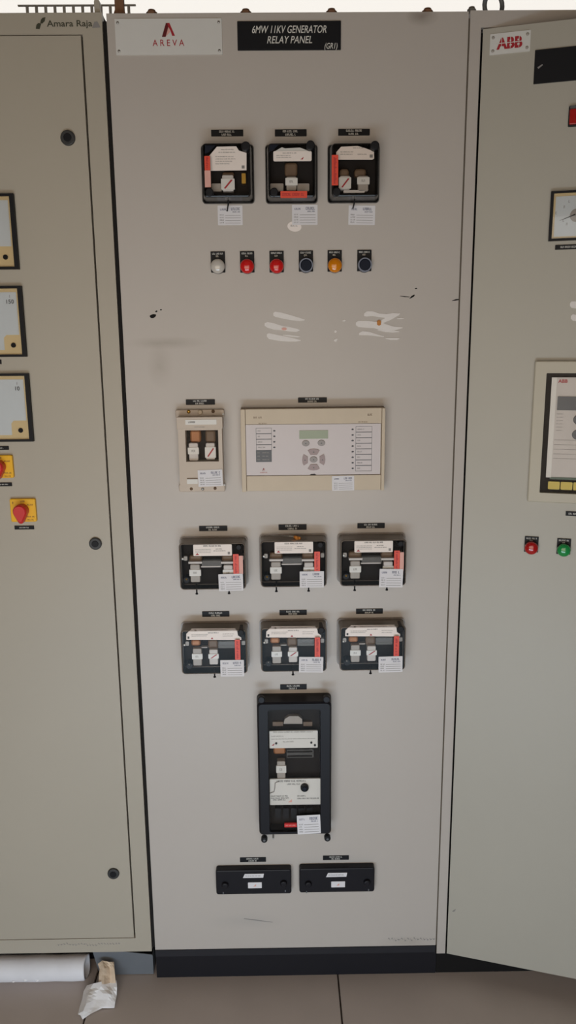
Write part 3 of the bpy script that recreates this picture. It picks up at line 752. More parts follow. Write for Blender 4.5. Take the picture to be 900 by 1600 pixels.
t, f, r, z0 = top_relay((500, 195), (511.6, 220, 592.3, 318), 'dark relay with an upright red strip, last of the top row')
np_ = MB().poly([f(a, b_, YN) for a, b_ in ((208, 445), (208, 350), (270, 280), (480, 270), (580, 300), (690, 340), (692, 430), (670, 445))], YN + .002, YN).build('rating_plate', 'ivory', t)
m = MB()
for k, (xa, ya, xb) in enumerate(((420, 290, 560), (260, 340, 430), (260, 370, 420), (480, 370, 600))):
    b_ = r(xa, ya, xb, ya + 14, YN); m.strokes(b_[0], b_[1], (b_[2] + b_[3]) / 2, .0018, YN, k + 50)
a = r(635, 380, 675, 420, YN); m.slab(*a, YN)
m.build('fine_print', 'print_grey', np_)
red_label(t, *r(150, 385, 232, 775, -DT), -DT - .0002, True, 51)
coil(t, *r(250, 560, 372, 665, -.030), -.030); coil(t, *r(438, 560, 592, 665, -.030), -.030)
a = r(240, 650, 397, 830, YN); b_ = r(240, 672, 397, 815, YN); block(t, b_[0], b_[1], a[2], a[3], b_[2], b_[3], YN, True, 'light_plastic')
a = r(475, 650, 632, 850, YN); b_ = r(475, 670, 632, 762, YN); block(t, b_[0], b_[1], a[2], a[3], b_[2], b_[3], YN, False, 'grey_plastic', 55)
MB().rr(*r(300, 835, 572, 868, -.036), -.030, -.036, .001).build('cross_bar', 'light_plastic', t)
kx, kz = f(700, 270, -DT); knob(t, kx, kz, .0088, -.02, -DT - .006)
kx, kz = f(213, 860, -DT); knob(t, kx, kz, .0080, -.02, -DT - .006)
m = MB(); a = r(415, 910, 485, 945, -DT); m.strokes(a[0], a[1], (a[2] + a[3]) / 2, .0045, -DT, 9); m.build('moulded_mark', 'print_grey', t)
b_ = f(420, 1070, -.004); MB().tube([(f(440, 880, -.03)[0], -.04, f(440, 930, -.04)[1]), (f(435, 1000, -.03)[0], -.032, f(435, 1010, -.03)[1]), (b_[0], -.006, b_[1])], .0016, 8).build('seal_wire', 'black', t)

# paper calibration tags stuck below the top relays
def panel_sticker(r_, label, seed, tilt=0.0):
    x0, x1, z0, z1 = rect(*r_, -.0005)
    t = thing('calibration_tag', label, 'tag', ((x0 + x1) / 2, 0, (z0 + z1) / 2), 0, 'paper tags under the top relays')
    w, h = (x1 - x0) / 2, (z1 - z0) / 2
    sticker(t, -w, w, -h, h, -.0004, seed, 'paper', tilt)
panel_sticker((340.3, 321, 379, 352), 'white paper tag under the first relay of the top row', 61)
panel_sticker((456.3, 320, 496.2, 351.5), 'white paper tag under the middle relay, overlapping an oval sticker', 62)
panel_sticker((544.5, 321, 586, 351.5), 'white paper tag under the last relay of the top row', 63, .02)
p = P(460, 354)
o = MB().cyl(0, 0, .0148, 0, -.0003, 28, 0, .0100)
t = thing('oval_sticker', 'small off-white oval sticker below the middle relay of the top row', 'sticker', (p.x, 0, p.z))
o.build('paper', 'ivory', t).rotation_euler = (0, .15, 0)
MB().strokes(-.008, .008, .002, .0035, -.0003, 3).build('lettering', 'print_grey', t)

# ------------------------------------------------------------------ indicator lamps and push buttons
def pilot(loc, rz, kind, m, label, name, seed, tagrect, lensr, two=True, group=None):
    """tagrect: x0,x1,z0,z1 relative to lens centre"""
    t = thing(name, label, 'button' if name == 'push_button' else 'lamp', loc, rz, group)
    x0, x1, z0, z1 = tagrect
    MB().rr(x0, x1, z0, z1, 0, -.002, .001).build('legend_plate', 'black', t)
    mm = MB(); h = z1
    mm.strokes(x0 + (x1 - x0) * .12, x1 - (x1 - x0) * .12, z1 - .0045, .0034, -.002, seed)
    if two: mm.strokes(-.004, .004, z1 - .0098, .0034, -.002, seed + 1)
    mm.build('lettering', 'print_white', t)
    if kind == 'lamp':
        MB().cyl(0, 0, lensr, -.002, -.008, 26, .001).build('bezel', 'black', t)
        l = MB().cyl(0, 0, lensr * .985, -.008, -.013, 28).dome(0, 0, lensr * .985, -.013, lensr * .55, 28, 7)
        l.build('lens', m, t)
    else:
        MB().cyl(0, 0, lensr, -.002, -.008, 28, .001).build('base_ring', 'navy', t)
        b = MB(); n = 28
        ring = lambda rr_, y: [(rr_ * math.cos(k * 2 * math.pi / n), y, rr_ * math.sin(k * 2 * math.pi / n)) for k in range(n)]
        b.loops([ring(lensr * .98, -.008), ring(lensr * .98, -.015), ring(lensr * .93, -.017), ring(lensr * .80, -.017), ring(lensr * .78, -.012)], False, False, False)
        b.build('bezel', 'bezel_blue', t)
        MB().cyl(0, 0, lensr * .77, -.006, -.0165, 26, .0015).build('button_cap', 'navy', t)
    return t
YL = -.012
for i, (px, py, kind, m, lb) in enumerate((
    (340.2, 416, 'lamp', 'lens_clear', 'clear white indicator lamp, first of the row'), (386.1, 416, 'lamp', 'lens_red', 'red indicator lamp beside the clear white lamp'),
    (432.3, 415.8, 'lamp', 'lens_red', 'red indicator lamp beside a black push button'), (478.3, 414.5, 'btn', None, 'black push button between the red and amber lamps'),
    (523.4, 414.5, 'lamp', 'lens_amber', 'amber indicator lamp between two black push buttons'), (570, 413.8, 'btn', None, 'black push button at the end of the lamp row'))):
    c = P(px, py, YL)
    a0, a1 = P(px - 11.2, py, 0).x, P(px + 11.2, py, 0).x; ztop = P(px, 393 - i * .5, 0).z
    rr_ = P(px + 11.2, py, YL).x - c.x
    pilot((c.x, 0, c.z), 0, kind, m, lb, 'indicator_lamp' if kind == 'lamp' else 'push_button', 70 + i * 3, (-rr_ * 1.0, rr_ * 1.0, -.012, ztop - c.z), rr_, group='lamps and push buttons in a row')

# ------------------------------------------------------------------ narrow beige relay
loc = P(314, 703); f, r = mapper(265, 615, 9, loc)
t = thing('timer_relay', 'narrow beige relay with a dark window, beside the wide relay with a screen', 'relay', (loc.x, 0, loc.z))
DB = .040
x0, x1, z0, z1 = r(100, 330, 775, 1300); zt0, zt1 = f(430, 320)[1], f(430, 218)[1]
MB().rr(r(90, 220, 772, 320)[0], r(90, 220, 772, 320)[1], zt0 - .003, zt1, 0, -.012, .004, .002).build('top_flange', 'beige', t)
a = r(140, 1285, 785, 1368); MB().rr(a[0], a[1], a[2], a[3] + .004, 0, -.012, .004, .002).build('bottom_flange', 'beige', t)
xa, xb, za, zb = r(128, 335, 742, 1288, -DB); wx0, wx1, wz0, wz1 = r(225, 515, 687, 957, -DB)
b = MB()
b.box(xa, xb, -DB, -.002, wz1, zb).box(xa, xb, -DB, -.002, za, wz0).box(xa, wx0, -DB, -.002, wz0, wz1).box(wx1, xb, -DB, -.002, wz0, wz1)
b.build('case', 'beige', t)
b = MB(); zz = f(430, 500, -DB)[1]
b.rr(xa - .002, xb + .002, zz, zb + .001, -.004, -DB - .003, .002, .001); b.build('case_hood', 'beige', t)
MB().box(wx0, wx1, -.010, -.003, wz0, wz1).build('chassis', 'dark_inside', t)
MB().box(wx0, wx1, -DB + .003, -DB + .005, wz0, wz1).build('window', 'cover_front', t, 'clear inspection window')
a = r(222, 366, 660, 436, -DB - .003); q = MB().rr(*a, -DB - .003, -DB - .004, .001).build('rating_plate', 'white_plate', t)
m = MB(); m.strokes(a[0] + .006, a[0] + .024, (a[2] + a[3]) / 2, .0035, -DB - .004, 5); m.build('heading_print', 'print_dark', q)
a = r(350, 462, 500, 478, -DB - .003); MB().strokes(a[0], a[1], (a[2] + a[3]) / 2, .0018, -DB - .003, 6).build('fine_print', 'print_grey', q)
coil(t, *r(285, 515, 440, 690, -.022), -.022, 'copper'); coil(t, *r(500, 515, 645, 690, -.022), -.022)
a = r(270, 695, 410, 945, -.030); b_ = r(258, 758, 412, 852, -.030); block(t, b_[0], b_[1], a[2], a[3], b_[2], b_[3], -.030, False, 'light_plastic', 81)
a = r(495, 695, 652, 930, -.030); b_ = r(498, 752, 650, 900, -.030); block(t, b_[0], b_[1], a[2], a[3], b_[2], b_[3], -.030, True, 'light_plastic', 82)
for (xx, yy, m, rr_) in ((268, 255, 'brass', .0045), (612, 250, 'brown_coil', .0042), (305, 1340, 'brown_coil', .0038), (465, 1342, 'steel', .0038), (640, 1332, 'brown_coil', .0038)):
    a = f(xx, yy, -.012); MB().dome(a[0], a[1], rr_, -.011, .003, 12, 4).build('screw', m, t)
a = f(430, 262, -.014); MB().cyl(a[0], a[1], .0052, -.010, -.018, 16, .0015).build('latch_knob', 'cream', t)
a = f(750, 290, -.012); MB().dome(a[0], a[1], .003, -.010, .003, 10, 3).build('screw', 'white_plate', t)
a = f(770, 1285, -.012); MB().dome(a[0], a[1], .003, -.010, .003, 10, 3).build('screw', 'white_plate', t)
a = r(245, 1205, 395, 1270, -DB - .001); MB().rr(*a, -DB, -DB - .001, .0005).build('small_plate', 'white_plate', t)
a = r(245, 1188, 395, 1204, -DB - .001); MB().box(a[0], a[1], -DB - .0012, -DB, a[2], a[3]).build('slot', 'brown_coil', t)
a = r(400, 1072, 745, 1306, -DB - .002); sticker(t, *a, -DB - .0008, 83, tilt=-.03)

# ------------------------------------------------------------------ wide numerical relay with screen and keypad
loc = P(489, 702); DN_ = .030
t = thing('numerical_relay', 'wide cream relay with a green screen and a round keypad', 'relay', (loc.x, 0, loc.z))
def R_(px0, py0, px1, py1, Y=-DN_):
    a = rect(px0, py0, px1, py1, Y); return a[0] - loc.x, a[1] - loc.x, a[2] - loc.z, a[3] - loc.z
X0, X1, Z0, Z1 = R_(377, 638.5, 601, 766.5)
FX0, FX1, FZ0, FZ1 = R_(384.5, 663, 594.5, 742)
MB().box(X0, X1, -DN_ + .008, 0, Z0, Z1).build('case', 'cream', t)
MB().rr(X0, FX0 - .0006, Z0 - .001, Z1, -DN_ + .008, -DN_ - .003, .001, .0008).build('side_rail', 'cream', t)
MB().rr(FX1 + .0022, X1, Z0 - .001, Z1, -DN_ + .008, -DN_ - .003, .001, .0008).build('side_rail', 'cream', t)
MB().rr(FX0, FX1 + .0016, FZ1 + .0008, Z1, -DN_ + .008, -DN_, .0008, .0006).build('upper_flap', 'cream', t)
MB().rr(FX0, FX1 + .0016, Z0, FZ0 - .0012, -DN_ + .008, -DN_, .0008, .0006).build('lower_flap', 'cream', t)
face = MB().rr(FX0, FX1, FZ0, FZ1, -DN_ + .008, -DN_ + .001, .0008).build('face', 'panel_face', t)
yf = -DN_ + .001
m = MB()
for a in ((396, 651, 411, 653.5), (574.5, 646.5, 584.5, 649.5)):
    q = R_(*a); m.strokes(q[0], q[1], (q[2] + q[3]) / 2, q[3] - q[2], -DN_, 3)
for a in ((404, 661, 418, 662.6), (560, 658.4, 575, 660)):
    q = R_(*a); m.strokes(q[0], q[1], (q[2] + q[3]) / 2, q[3] - q[2], -DN_, 4)
m.build('flap_print', 'brown_coil', t)
MB().rr(*R_(467.6, 672.5, 512.6, 685.6), yf + .001, yf - .0012, .0008).build('screen', 'lcd', t, 'green liquid crystal screen')
def key(cx, cy_, rx, ry, m='button', arc=None):
    a = P(455 + cx / 11.25, 660 + cy_ / 11.25, yf); sx_ = .0013 / 11.25 * 1.0
    xx, zz = a.x - loc.x, a.z - loc.z
    k = P(455 + (cx + 1) / 11.25, 660 + cy_ / 11.25, yf).x - a.x
    if arc is None:
        o = MB().cyl(xx, zz, rx * k, yf, yf - .002, 22, .0008, ry * k).build('key', m, t)
    else:
        pts = [(xx + u * rx * k, zz + v * ry * k) for u, v in arc]
        o = MB().poly(pts, yf, yf - .002).build('key', m, t)
    s = min(rx, ry) * k * .3
    MB().poly([(xx - s, zz - s * .7), (xx + s, zz - s * .7), (xx, zz + s * .8)], yf - .002, yf - .0024).build('key_mark', 'dark_grey', o)
    return o
ARC = [(-.55, -1), (.55, -1), (1, .45), (.6, .85), (0, 1), (-.6, .85), (-1, .45)]
key(255, 368, 66, 54); key(530, 362, 66, 54); key(393, 652, 68, 54)
key(395, 518, 104, 54, 'button_pink', ARC); key(395, 790, 104, 54, 'button_pink', [(x_, -y_) for x_, y_ in ARC])
key(242, 660, 50, 98, 'button_pink', [(-y_, x_) for x_, y_ in ARC]); key(548, 655, 50, 98, 'button_pink', [(y_, x_) for x_, y_ in ARC])
def led_list(px0, py0, px1, rows, dy, ledx, seed):
    b = MB(); m = MB(); q = R_(px0, py0, px1, py0 + rows * dy, yf); tt = .0007
    b.slab(q[0], q[0] + tt, q[2], q[3], yf).slab(q[1] - tt, q[1], q[2], q[3], yf)
    for k in range(rows + 1):
        z = q[3] + (q[2] - q[3]) * k / rows; th = tt if k in (0, rows) else .0016
        b.slab(q[0], q[1], z - th / 2, z + th / 2, yf, .0004)
        if k < rows:
            zc = q[3] + (q[2] - q[3]) * (k + .5) / rows
            m.strokes(q[0] + .004, q[0] + .010 + .012 * random.Random(seed + k).random(), zc, .0026, yf, seed + k)
            p_ = P(ledx, py0 + (k + .5) * dy - .5, yf)
            MB().dome(p_.x - loc.x, zc, .0026, yf, .0014, 10, 3, .0018).build('indicator_led', 'dark_grey', t)
    b.build('legend_frame', 'dark_grey', t); m.build('legend_print', 'print_grey', t)
led_list(400, 669, 424.6, 4, 8.6, 428.6, 90)
led_list(555.5, 666.3, 581, 8, 8.7, 551, 95)
q = R_(400, 703.6, 424.6, 721.8, yf); bx = MB().rr(*q, yf, yf - .0006, .0004).build('alarm_box', 'dark_grey', t)
m = MB()
for k in range(3):
    zc = q[3] - (q[3] - q[2]) * (.2 + .3 * k); m.strokes(q[0] + .003, q[0] + .010, zc, .0025, yf - .0006, k + 100); m.strokes(q[0] + .014, q[1] - .005, zc, .0025, yf - .0006, k + 110)
m.build('alarm_print', 'button', bx)
p_ = P(412, 733.5, yf); areva_mark(t, p_.x - loc.x, p_.z - loc.z, .0055, yf)
p_ = P(412, 739, yf); letters(t, 'AREVA', 'logo_red', p_.x - loc.x, p_.z - loc.z, yf, h=.0022, w=.016)
MB().poly([(R_(484, 740, 494, 744)[0], FZ0 - .0002), (R_(484, 740, 494, 744)[1], FZ0 - .0002), (R_(486, 740, 492, 744)[1], FZ0 + .0022), (R_(486, 740, 492, 744)[0], FZ0 + .0016)], yf, yf - .0006).build('latch_notch', 'black', t)
q = R_(518.8, 743.5, 553.4, 766.6, -DN_ - .001); sticker(t, *q, -DN_ - .0006, 120, tilt=-.015)
MB().box(X0, X1, -.008, 0, Z1, Z1 + .0012).build('top_gasket', 'brown_coil', t)

# ------------------------------------------------------------------ tall black relay
loc = P(459, 1195); f, r = mapper(370, 1070, 5, loc); DK = .046
t = thing('tall_relay', 'tall black glass-fronted relay near the bottom of the middle cabinet', 'relay', (loc.x, 0, loc.z))
x0, x1 = f(165, 620)[0], f(735, 620)[0]; z1 = f(445, 65)[1]; z0 = f(445, 1180, -DK)[1]
ix0, ix1, iz0, iz1 = r(248, 195, 655, 1150, -DK)
b = MB()
outer = rrpts(x0, x1, z0, z1, .010, 5); of = rrpts(x0 + .002, x1 - .002, z0 + .002, z1 - .002, .010, 5); inn = rrpts(ix0, ix1, iz0, iz1, .006, 5)
b.loops([[(x, 0, z) for x, z in outer], [(x, -DK + .004, z) for x, z in of], [(x, -DK, z) for x, z in rrpts(x0 + .006, x1 - .006, z0 + .006, z1 - .006, .008, 5)],
         [(x, -DK, z) for x, z in inn], [(x, -.012, z) for x, z in inn]], False, False)
b.build('frame', 'bakelite', t)
MB().rr(ix0, ix1, iz0, iz1, -.002, -.012, .004).build('chassis', 'dark_inside', t)
MB().box(ix0, ix1, -DK + .004, -DK + .006, iz0, iz1).build('glass', 'cover_front', t, 'front glass')
yk = -.034
a = r(255, 360, 632, 494, yk); q = MB().rr(*a, yk + .004, yk, .002).build('rating_plate', 'white_plate', t)
m = MB(); w_, h_ = a[1] - a[0], a[3] - a[2]
m.strokes(a[0] + w_ * .08, a[0] + w_ * .9, a[3] - h_ * .06, h_ * .07, yk, 7); m.strokes(a[0] + w_ * .28, a[0] + w_ * .52, a[3] - h_ * .62, h_ * .06, yk, 8)
m.strokes(a[0] + w_ * .04, a[0] + w_ * .3, a[3] - h_ * .3, h_ * .06, yk, 9); m.strokes(a[0] + w_ * .04, a[0] + w_ * .95, a[3] - h_ * .46, h_ * .05, yk, 10)
m.build('fine_print', 'print_grey', q)
for xx, yy in ((308, 456), (582, 450), (610, 470)):
    k = f(xx, yy, yk); MB().cyl(k[0], k[1], .0026, yk, yk - .002, 10).build('screw', 'black', q)
k = f(285, 465, yk); MB().poly([(k[0] - .004, k[1] - .003), (k[0] + .001, k[1] - .003), (k[0] + .004, k[1] + .003)], yk, yk - .0004).build('logo', 'logo_red', q)
coil(t, *r(285, 492, 382, 545, -.028), -.028, 'copper')
MB().rr(*r(390, 505, 600, 570, -.026), -.012, -.026, .002).build('clear_bar', 'clear_bar', t)
for yy in (518, 552):
    MB().rr(*r(395, yy, 590, yy + 12, -.027), -.024, -.027, .0005).build('slat', 'dark_inside', t)
a = r(312, 598, 385, 732, -.030); b_ = r(308, 632, 386, 686, -.030); block(t, b_[0], b_[1], a[2], a[3], b_[2], b_[3], -.030, False, 'grey_plastic', 131)
a = r(258, 735, 655, 937, yk); q = MB().rr(*a, yk + .004, yk, .002).build('rating_plate', 'white_plate', t)
m = MB(); w_, h_ = a[1] - a[0], a[3] - a[2]
m.strokes(a[0] + w_ * .14, a[0] + w_ * .72, a[3] - h_ * .08, h_ * .06, yk, 12); m.strokes(a[0] + w_ * .34, a[0] + w_ * .62, a[3] - h_ * .2, h_ * .05, yk, 13)
for zz, xa, xb in ((.65, .02, .36), (.73, .02, .38), (.80, .06, .32), (.66, .54, .72), (.76, .54, .97)): m.strokes(a[0] + w_ * xa, a[0] + w_ * xb, a[3] - h_ * zz, h_ * .045, yk, int(zz * 100))
m.build('fine_print', 'print_dark', q)
MB().tube([f(258, 845, yk)[0:1] + (yk - .001, f(258, 845, yk)[1]), f(290, 835, yk)[0:1] + (yk - .001, f(290, 835, yk)[1]), f(298, 800, yk)[0:1] + (yk - .001, f(298, 800, yk)[1]), f(300, 765, yk)[0:1] + (yk - .001, f(300, 765, yk)[1]), f(330, 752, yk)[0:1] + (yk - .001, f(330, 752, yk)[1])], .0010, 6).build('printed_curve', 'print_grey', q)
k = f(530, 808, yk - .006); d = MB().cyl(k[0], k[1], .0098, yk, yk - .008, 22, .002).build('setting_dial', 'black', q)
MB().cyl(k[0], k[1], .005, yk - .008, yk - .010, 14, .001).build('dial_cap', 'navy', d)
k = f(418, 905, yk); MB().poly([(k[0] - .005, k[1] - .004), (k[0] + .004, k[1] - .004), (k[0] + .004, k[1] + .004)], yk, yk - .0004).build('logo', 'pink_strip', q)
MB().poly([f(x_, y_, -.024) for x_, y_ in ((365, 305), (375, 268), (410, 245), (480, 245), (510, 268), (512, 305))], -.012, -.024).build('armature_cover', 'grey_plastic', t)
for xa, xb in ((280, 360), (520, 590)):
    MB().rr(*r(xa, 290, xb, 322, -.020), -.012, -.020, .001).build('contact_arm', 'brown_coil', t)
for k in range(5):
    xa = 300 + k * 62; MB().rr(*r(xa, 965, xa + 44, 1045, -.030), -.012, -.030, .0015).build('vent_rib', 'black', t)
a = r(372, 1084, 468, 1112, -DK); q = MB().rr(*a, -DK + .004, -DK - .0004, .0008).build('red_label', 'knob_red', t, 'red printed strip')
MB().strokes(a[0] + .003, a[1] - .003, (a[2] + a[3]) / 2, .003, -DK - .0004, 14).build('warning_print', 'pink_strip', q)
a = r(472, 1020, 654, 1166, -DK - .002); sticker(t, *a, -DK - .0008, 140, tilt=-.04)
for xx, yy in ((192, 112), (700, 108)):
    k = f(xx, yy, -DK); knob(t, k[0], k[1], .0085, -DK + .004, -DK - .006, 'bakelite', 'corner_nut')
for xx, yy in ((215, 1196), (707, 1186)):
    k = f(xx, yy, -.020); o = MB().cyl(k[0], k[1], .0078, -.018, -.030, 18, .002).build('foot_nut', 'black', t)
    MB().cyl(k[0], k[1], .003, -.030, -.031, 10).build('nut_centre', 'dark_grey', o)
k = f(285, 1192, -.015); MB().cyl(k[0], k[1], .0024, -.004, -.02, 10).build('seal_stud', 'steel', t)

# ------------------------------------------------------------------ two black test blocks
def test_block(out, crop, label):
    c = ((out[0] + out[2]) / 2, (out[1] + out[3]) / 2); loc = P(*c); f, r = mapper(crop[0], crop[1], 6.43, loc); D_ = .020
    t = thing('test_block', label, 'test block', (loc.x, 0, loc.z), 0, 'black test blocks')
    x0 = P(out[0], c[1]).x - loc.x; x1 = P(out[2], c[1]).x - loc.x; z1 = P(c[0], out[1]).z - loc.z; z0 = P(c[0], out[3], -D_).z - loc.z
    MB().rr(x0, x1, z0, z1, 0, -D_, .006, .003, 5).build('case', 'bakelite', t)
    a = r(318, 226, 530, 266, -D_); b = MB().poly([(a[0], a[2]), (a[1] - .002, a[2]), (a[1], a[3]), (a[0] + .005, a[3])], -D_, -D_ - .0008).build('label_strip', 'paper', t)
    MB().strokes(a[0] + .006, a[1] - .006, (a[2] + a[3]) / 2, .0022, -D_ - .0008, 4).build('print', 'print_grey', b)
    a = r(370, 312, 508, 370, -D_); b = MB().rr(*a, -D_, -D_ - .0008, .001).build('logo_label', 'paper', t)
    xm, zm = (a[0] + a[1]) / 2, (a[2] + a[3]) / 2
    MB().poly([(xm - .004, zm - .003), (xm + .003, zm - .003), (xm + .003, zm + .003)], -D_ - .0008, -D_ - .0011).build('logo', 'pink_strip', b)
    for xx, yy in ((140, 335), (728, 318)):
        k = f(xx, yy, -D_); o = MB().cyl(k[0], k[1], .0085, -D_, -D_ - .008, 20, .003).build('thumb_nut', 'bakelite', t)
    for xx, yy in ((122, 415), (745, 395)):
        k = f(xx, yy, -D_); MB().rr(k[0] - .0015, k[0] + .0015, k[1] - .0028, k[1] + .0028, -D_, -D_ - .002, .0008).build('seal_lug', 'dark_grey', t)
test_block((338.5, 1351.5, 455.2, 1397.5), (330, 1330), 'black test block with two white labels, first of the pair')
test_block((467.5, 1348.7, 583.8, 1394.5), (460, 1328.5), 'black test block with two white labels, second of the pair')

# ================================================================== THINGS ON THE LEFT CABINET
def meter(px_r, pyt, pyb, label, txt, seed):
    ym = (pyt + pyb) / 2; D_ = .010
    x1 = P(px_r, ym, -D_).x; z1 = P(px_r, pyt, -D_).z; z0 = P(px_r, pyb, -D_).z; s = z1 - z0; x0 = x1 - s
    t = thing('panel_meter', label, 'meter', ((x0 + x1) / 2, 0, (z0 + z1) / 2), 0, 'square panel meters')
    h = s / 2; w = .0085
    b = MB(); b.box(-h, h, -D_, 0, h - w * .6, h).box(-h, h, -D_, 0, -h, -h + w * .6).box(-h, -h + w, -D_, 0, -h + w * .6, h - w * .6).box(h - w, h, -D_, 0, -h + w * .6, h - w * .6)
    b.build('frame', 'black', t)
    MB().box(-h + w, h - w, -.006, 0, -h + w * .6, h - w * .6).build('face', 'meter_cream', t)
    e = .004
    MB().poly([(-h + w + e, -h + w + .006), (h - .046, -h + w + .006), (h - .046, -h + .040), (h - .040, -h + .046), (h - w - e, -h + .046), (h - w - e, h - w - e), (-h + w + e, h - w - e)], -.0055, -.0068).build('scale_plate', 'meter_white', t)
    MB().cyl(h - .0265, -h + .0245, .0052, -.006, -.009, 16, .001).build('zero_screw', 'black', t)
    if txt:
        letters(t, txt, 'print_dark', h - .026, h - .036, -.0069, h=.0085, bold=.01)
        MB().slab(h - .027, h - .026, h - .024, h - .018, -.0068).build('scale_tick', 'print_grey', t)
    cx, cz = -h + .030, -h + .030; R1 = s * .62
    a = math.radians(84); MB().poly([(cx - .001, cz), (cx + .001, cz), (cx + R1 * math.cos(a), cz + R1 * math.sin(a))], -.0072, -.0080).build('needle', 'black', t)
    MB().box(-h + w, h - w, -.0096, -.0090, -h + w * .6, h - w * .6).build('glass', 'pane', t)
meter(24.5, 302, 420.5, 'square panel meter, topmost of the three on the metering cabinet', '', 1)
meter(36.8, 446.5, 557.5, 'square panel meter, middle one of the three on the metering cabinet', '150', 2)
meter(47.8, 583.5, 690, 'square panel meter, lowest one above the yellow switches', '10', 3)
def rotary(px0, py0, px1, py1, label, ang=0.0):
    D_ = .008; x0, x1, z0, z1 = rect(px0, py0, px1, py1, -D_)
    t = thing('rotary_switch', label, 'switch', ((x0 + x1) / 2, 0, (z0 + z1) / 2), 0, 'yellow and red rotary switches')
    w, h = (x1 - x0) / 2, (z1 - z0) / 2
    p_ = MB().rr(-w, w, -h, h, 0, -D_, .003, .0015).build('plate', 'yellow', t)
    m = MB(); m.strokes(-w * .15, w * .2, h * .78, .004, -D_, 5); m.strokes(w * .35, w * .85, h * .48, .003, -D_, 6); m.strokes(w * .3, w * .9, -h * .55, .003, -D_, 7); m.strokes(w * .3, w * .85, -h * .82, .003, -D_, 8); m.strokes(-w * .8, -w * .6, h * .66, .005, -D_, 9)
    m.build('lettering', 'rust', p_)
    R1 = w * .54; cz = h * .02; pts = []
    for k in range(15):
        a = math.radians(-32 + 244 * k / 14); pts.append((-w * .06 + R1 * math.cos(a), cz + R1 * math.sin(a)))
    pts += [(-w * .24, -h * .88), (-w * .12, -h * 1.0), (w * .06, -h * 1.0), (w * .14, -h * .88)]
    b = MB(); c_ = (-w * .06, cz)
    b.loops([[(x, -D_, z) for x, z in pts], [(x, -.026, z) for x, z in pts], [(c_[0] + (x - c_[0]) * .82, -.030, c_[1] + (z - c_[1]) * .82) for x, z in pts]], True, True)
    b.build('handle', 'knob_red', t, 'red pointer handle')
rotary(-20.5, 711.5, 20, 747, 'yellow rotary switch with a red handle just under the lowest panel meter')
rotary(16, 779.5, 55.8, 815.5, 'yellow rotary switch with a red handle, lower one of the two')
name_tag((-30, 562, 2.5, 569), 'narrow black strip between the middle and lowest panel meters', 41, ((.7, 0),), group=TG)
name_tag((-25, 697, 14, 703), 'narrow black strip between the lowest meter and the upper yellow switch', 42, ((.6, 0),), group=TG)
name_tag((-13, 753.8, 19, 759.6), 'narrow black strip under the upper yellow switch', 43, ((.7, 0),), group=TG)
name_tag((23, 821.2, 53.4, 827), 'narrow black strip under the lower yellow switch', 44, ((.5, 0),), group=TG)

# ================================================================== THINGS ON THE AJAR DOOR
def dloc(u, z, off=0.0):
    w = HINGE + DU * u + DN * off; return (w.x, w.y, z)
def dthing(name, label, cat, u, z, group=None): return thing(name, label, cat, dloc(u, z), -DOOR_ANG, group)
u0 = (PD(766, 53)[0] + PD(765, 87)[0]) / 2; u1 = (PD(829, 48)[0] + PD(828.5, 80)[0]) / 2; zt = (PD(766, 53)[1] + PD(829, 48)[1]) / 2; zb = (PD(765, 87)[1] + PD(828, 80)[1]) / 2
t = dthing('maker_nameplate', 'small white nameplate with red block letters on the ajar door', 'sign', (u0 + u1) / 2, (zt + zb) / 2)
w2, h2 = (u1 - u0) / 2, (zt - zb) / 2
MB().rr(-w2, w2, -h2, h2, 0, -.0018, .001).build('plate', 'white_plate', t)
screw_heads(t, [(s1 * (w2 - .006), s2 * (h2 - .007)) for s1 in (-1, 1) for s2 in (-1, 1)], -.0018, .0032, 'grey_plastic')
letters(t, 'ABB', 'logo_red', -.001, -h2 * .5, -.0018, h=h2 * 1.05, w=w2 * 1.28, bold=.045)
m = MB(); m.slab(-w2 * .68, w2 * .68, -h2 * .02, h2 * .05, -.0021, .0004)
for k in (-.42, .02, .44): m.slab(w2 * k - .0005, w2 * k + .0005, -h2 * .5, h2 * .55, -.0021, .0004)
m.build('letter_gaps', 'white_plate', t)
a = PD(836.5, 79); b_ = PD(833, 132)
u0 = (a[0] + b_[0]) / 2; zt, zb = a[1], b_[1]
t = dthing('title_plate', 'plain black title plate on the ajar door', 'sign', u0 + .10, (zt + zb) / 2)
MB().rr(-.10, .10, -(zt - zb) / 2, (zt - zb) / 2, 0, -.003, .001, .0006).build('plate', 'black', t)
MB().poly([(-.094, -.001), (-.092, -.004), (-.084, .002), (-.085, .004)], -.003, -.0034).build('scratch', 'print_grey', t)
# square red lamp, mostly outside the frame
a = PD(889.5, 165, .01); b_ = PD(888, 197, .01)
t = dthing('square_lamp', 'square red lamp near the top of the ajar door', 'lamp', a[0] + .018, (a[1] + b_[1]) / 2)
hh = (a[1] - b_[1]) / 2
MB().rr(-.018, .018, -hh, hh, 0, -.008, .002, .001).build('bezel', 'black', t)
MB().rr(-.0165, .0165, -hh * .88, hh * .62, -.008, -.014, .002, .0015).build('lens', 'lens_dark_red', t)
MB().rr(-.016, .016, hh * .68, hh * .95, -.008, -.009, .001).build('legend_plate', 'dark_grey', t)
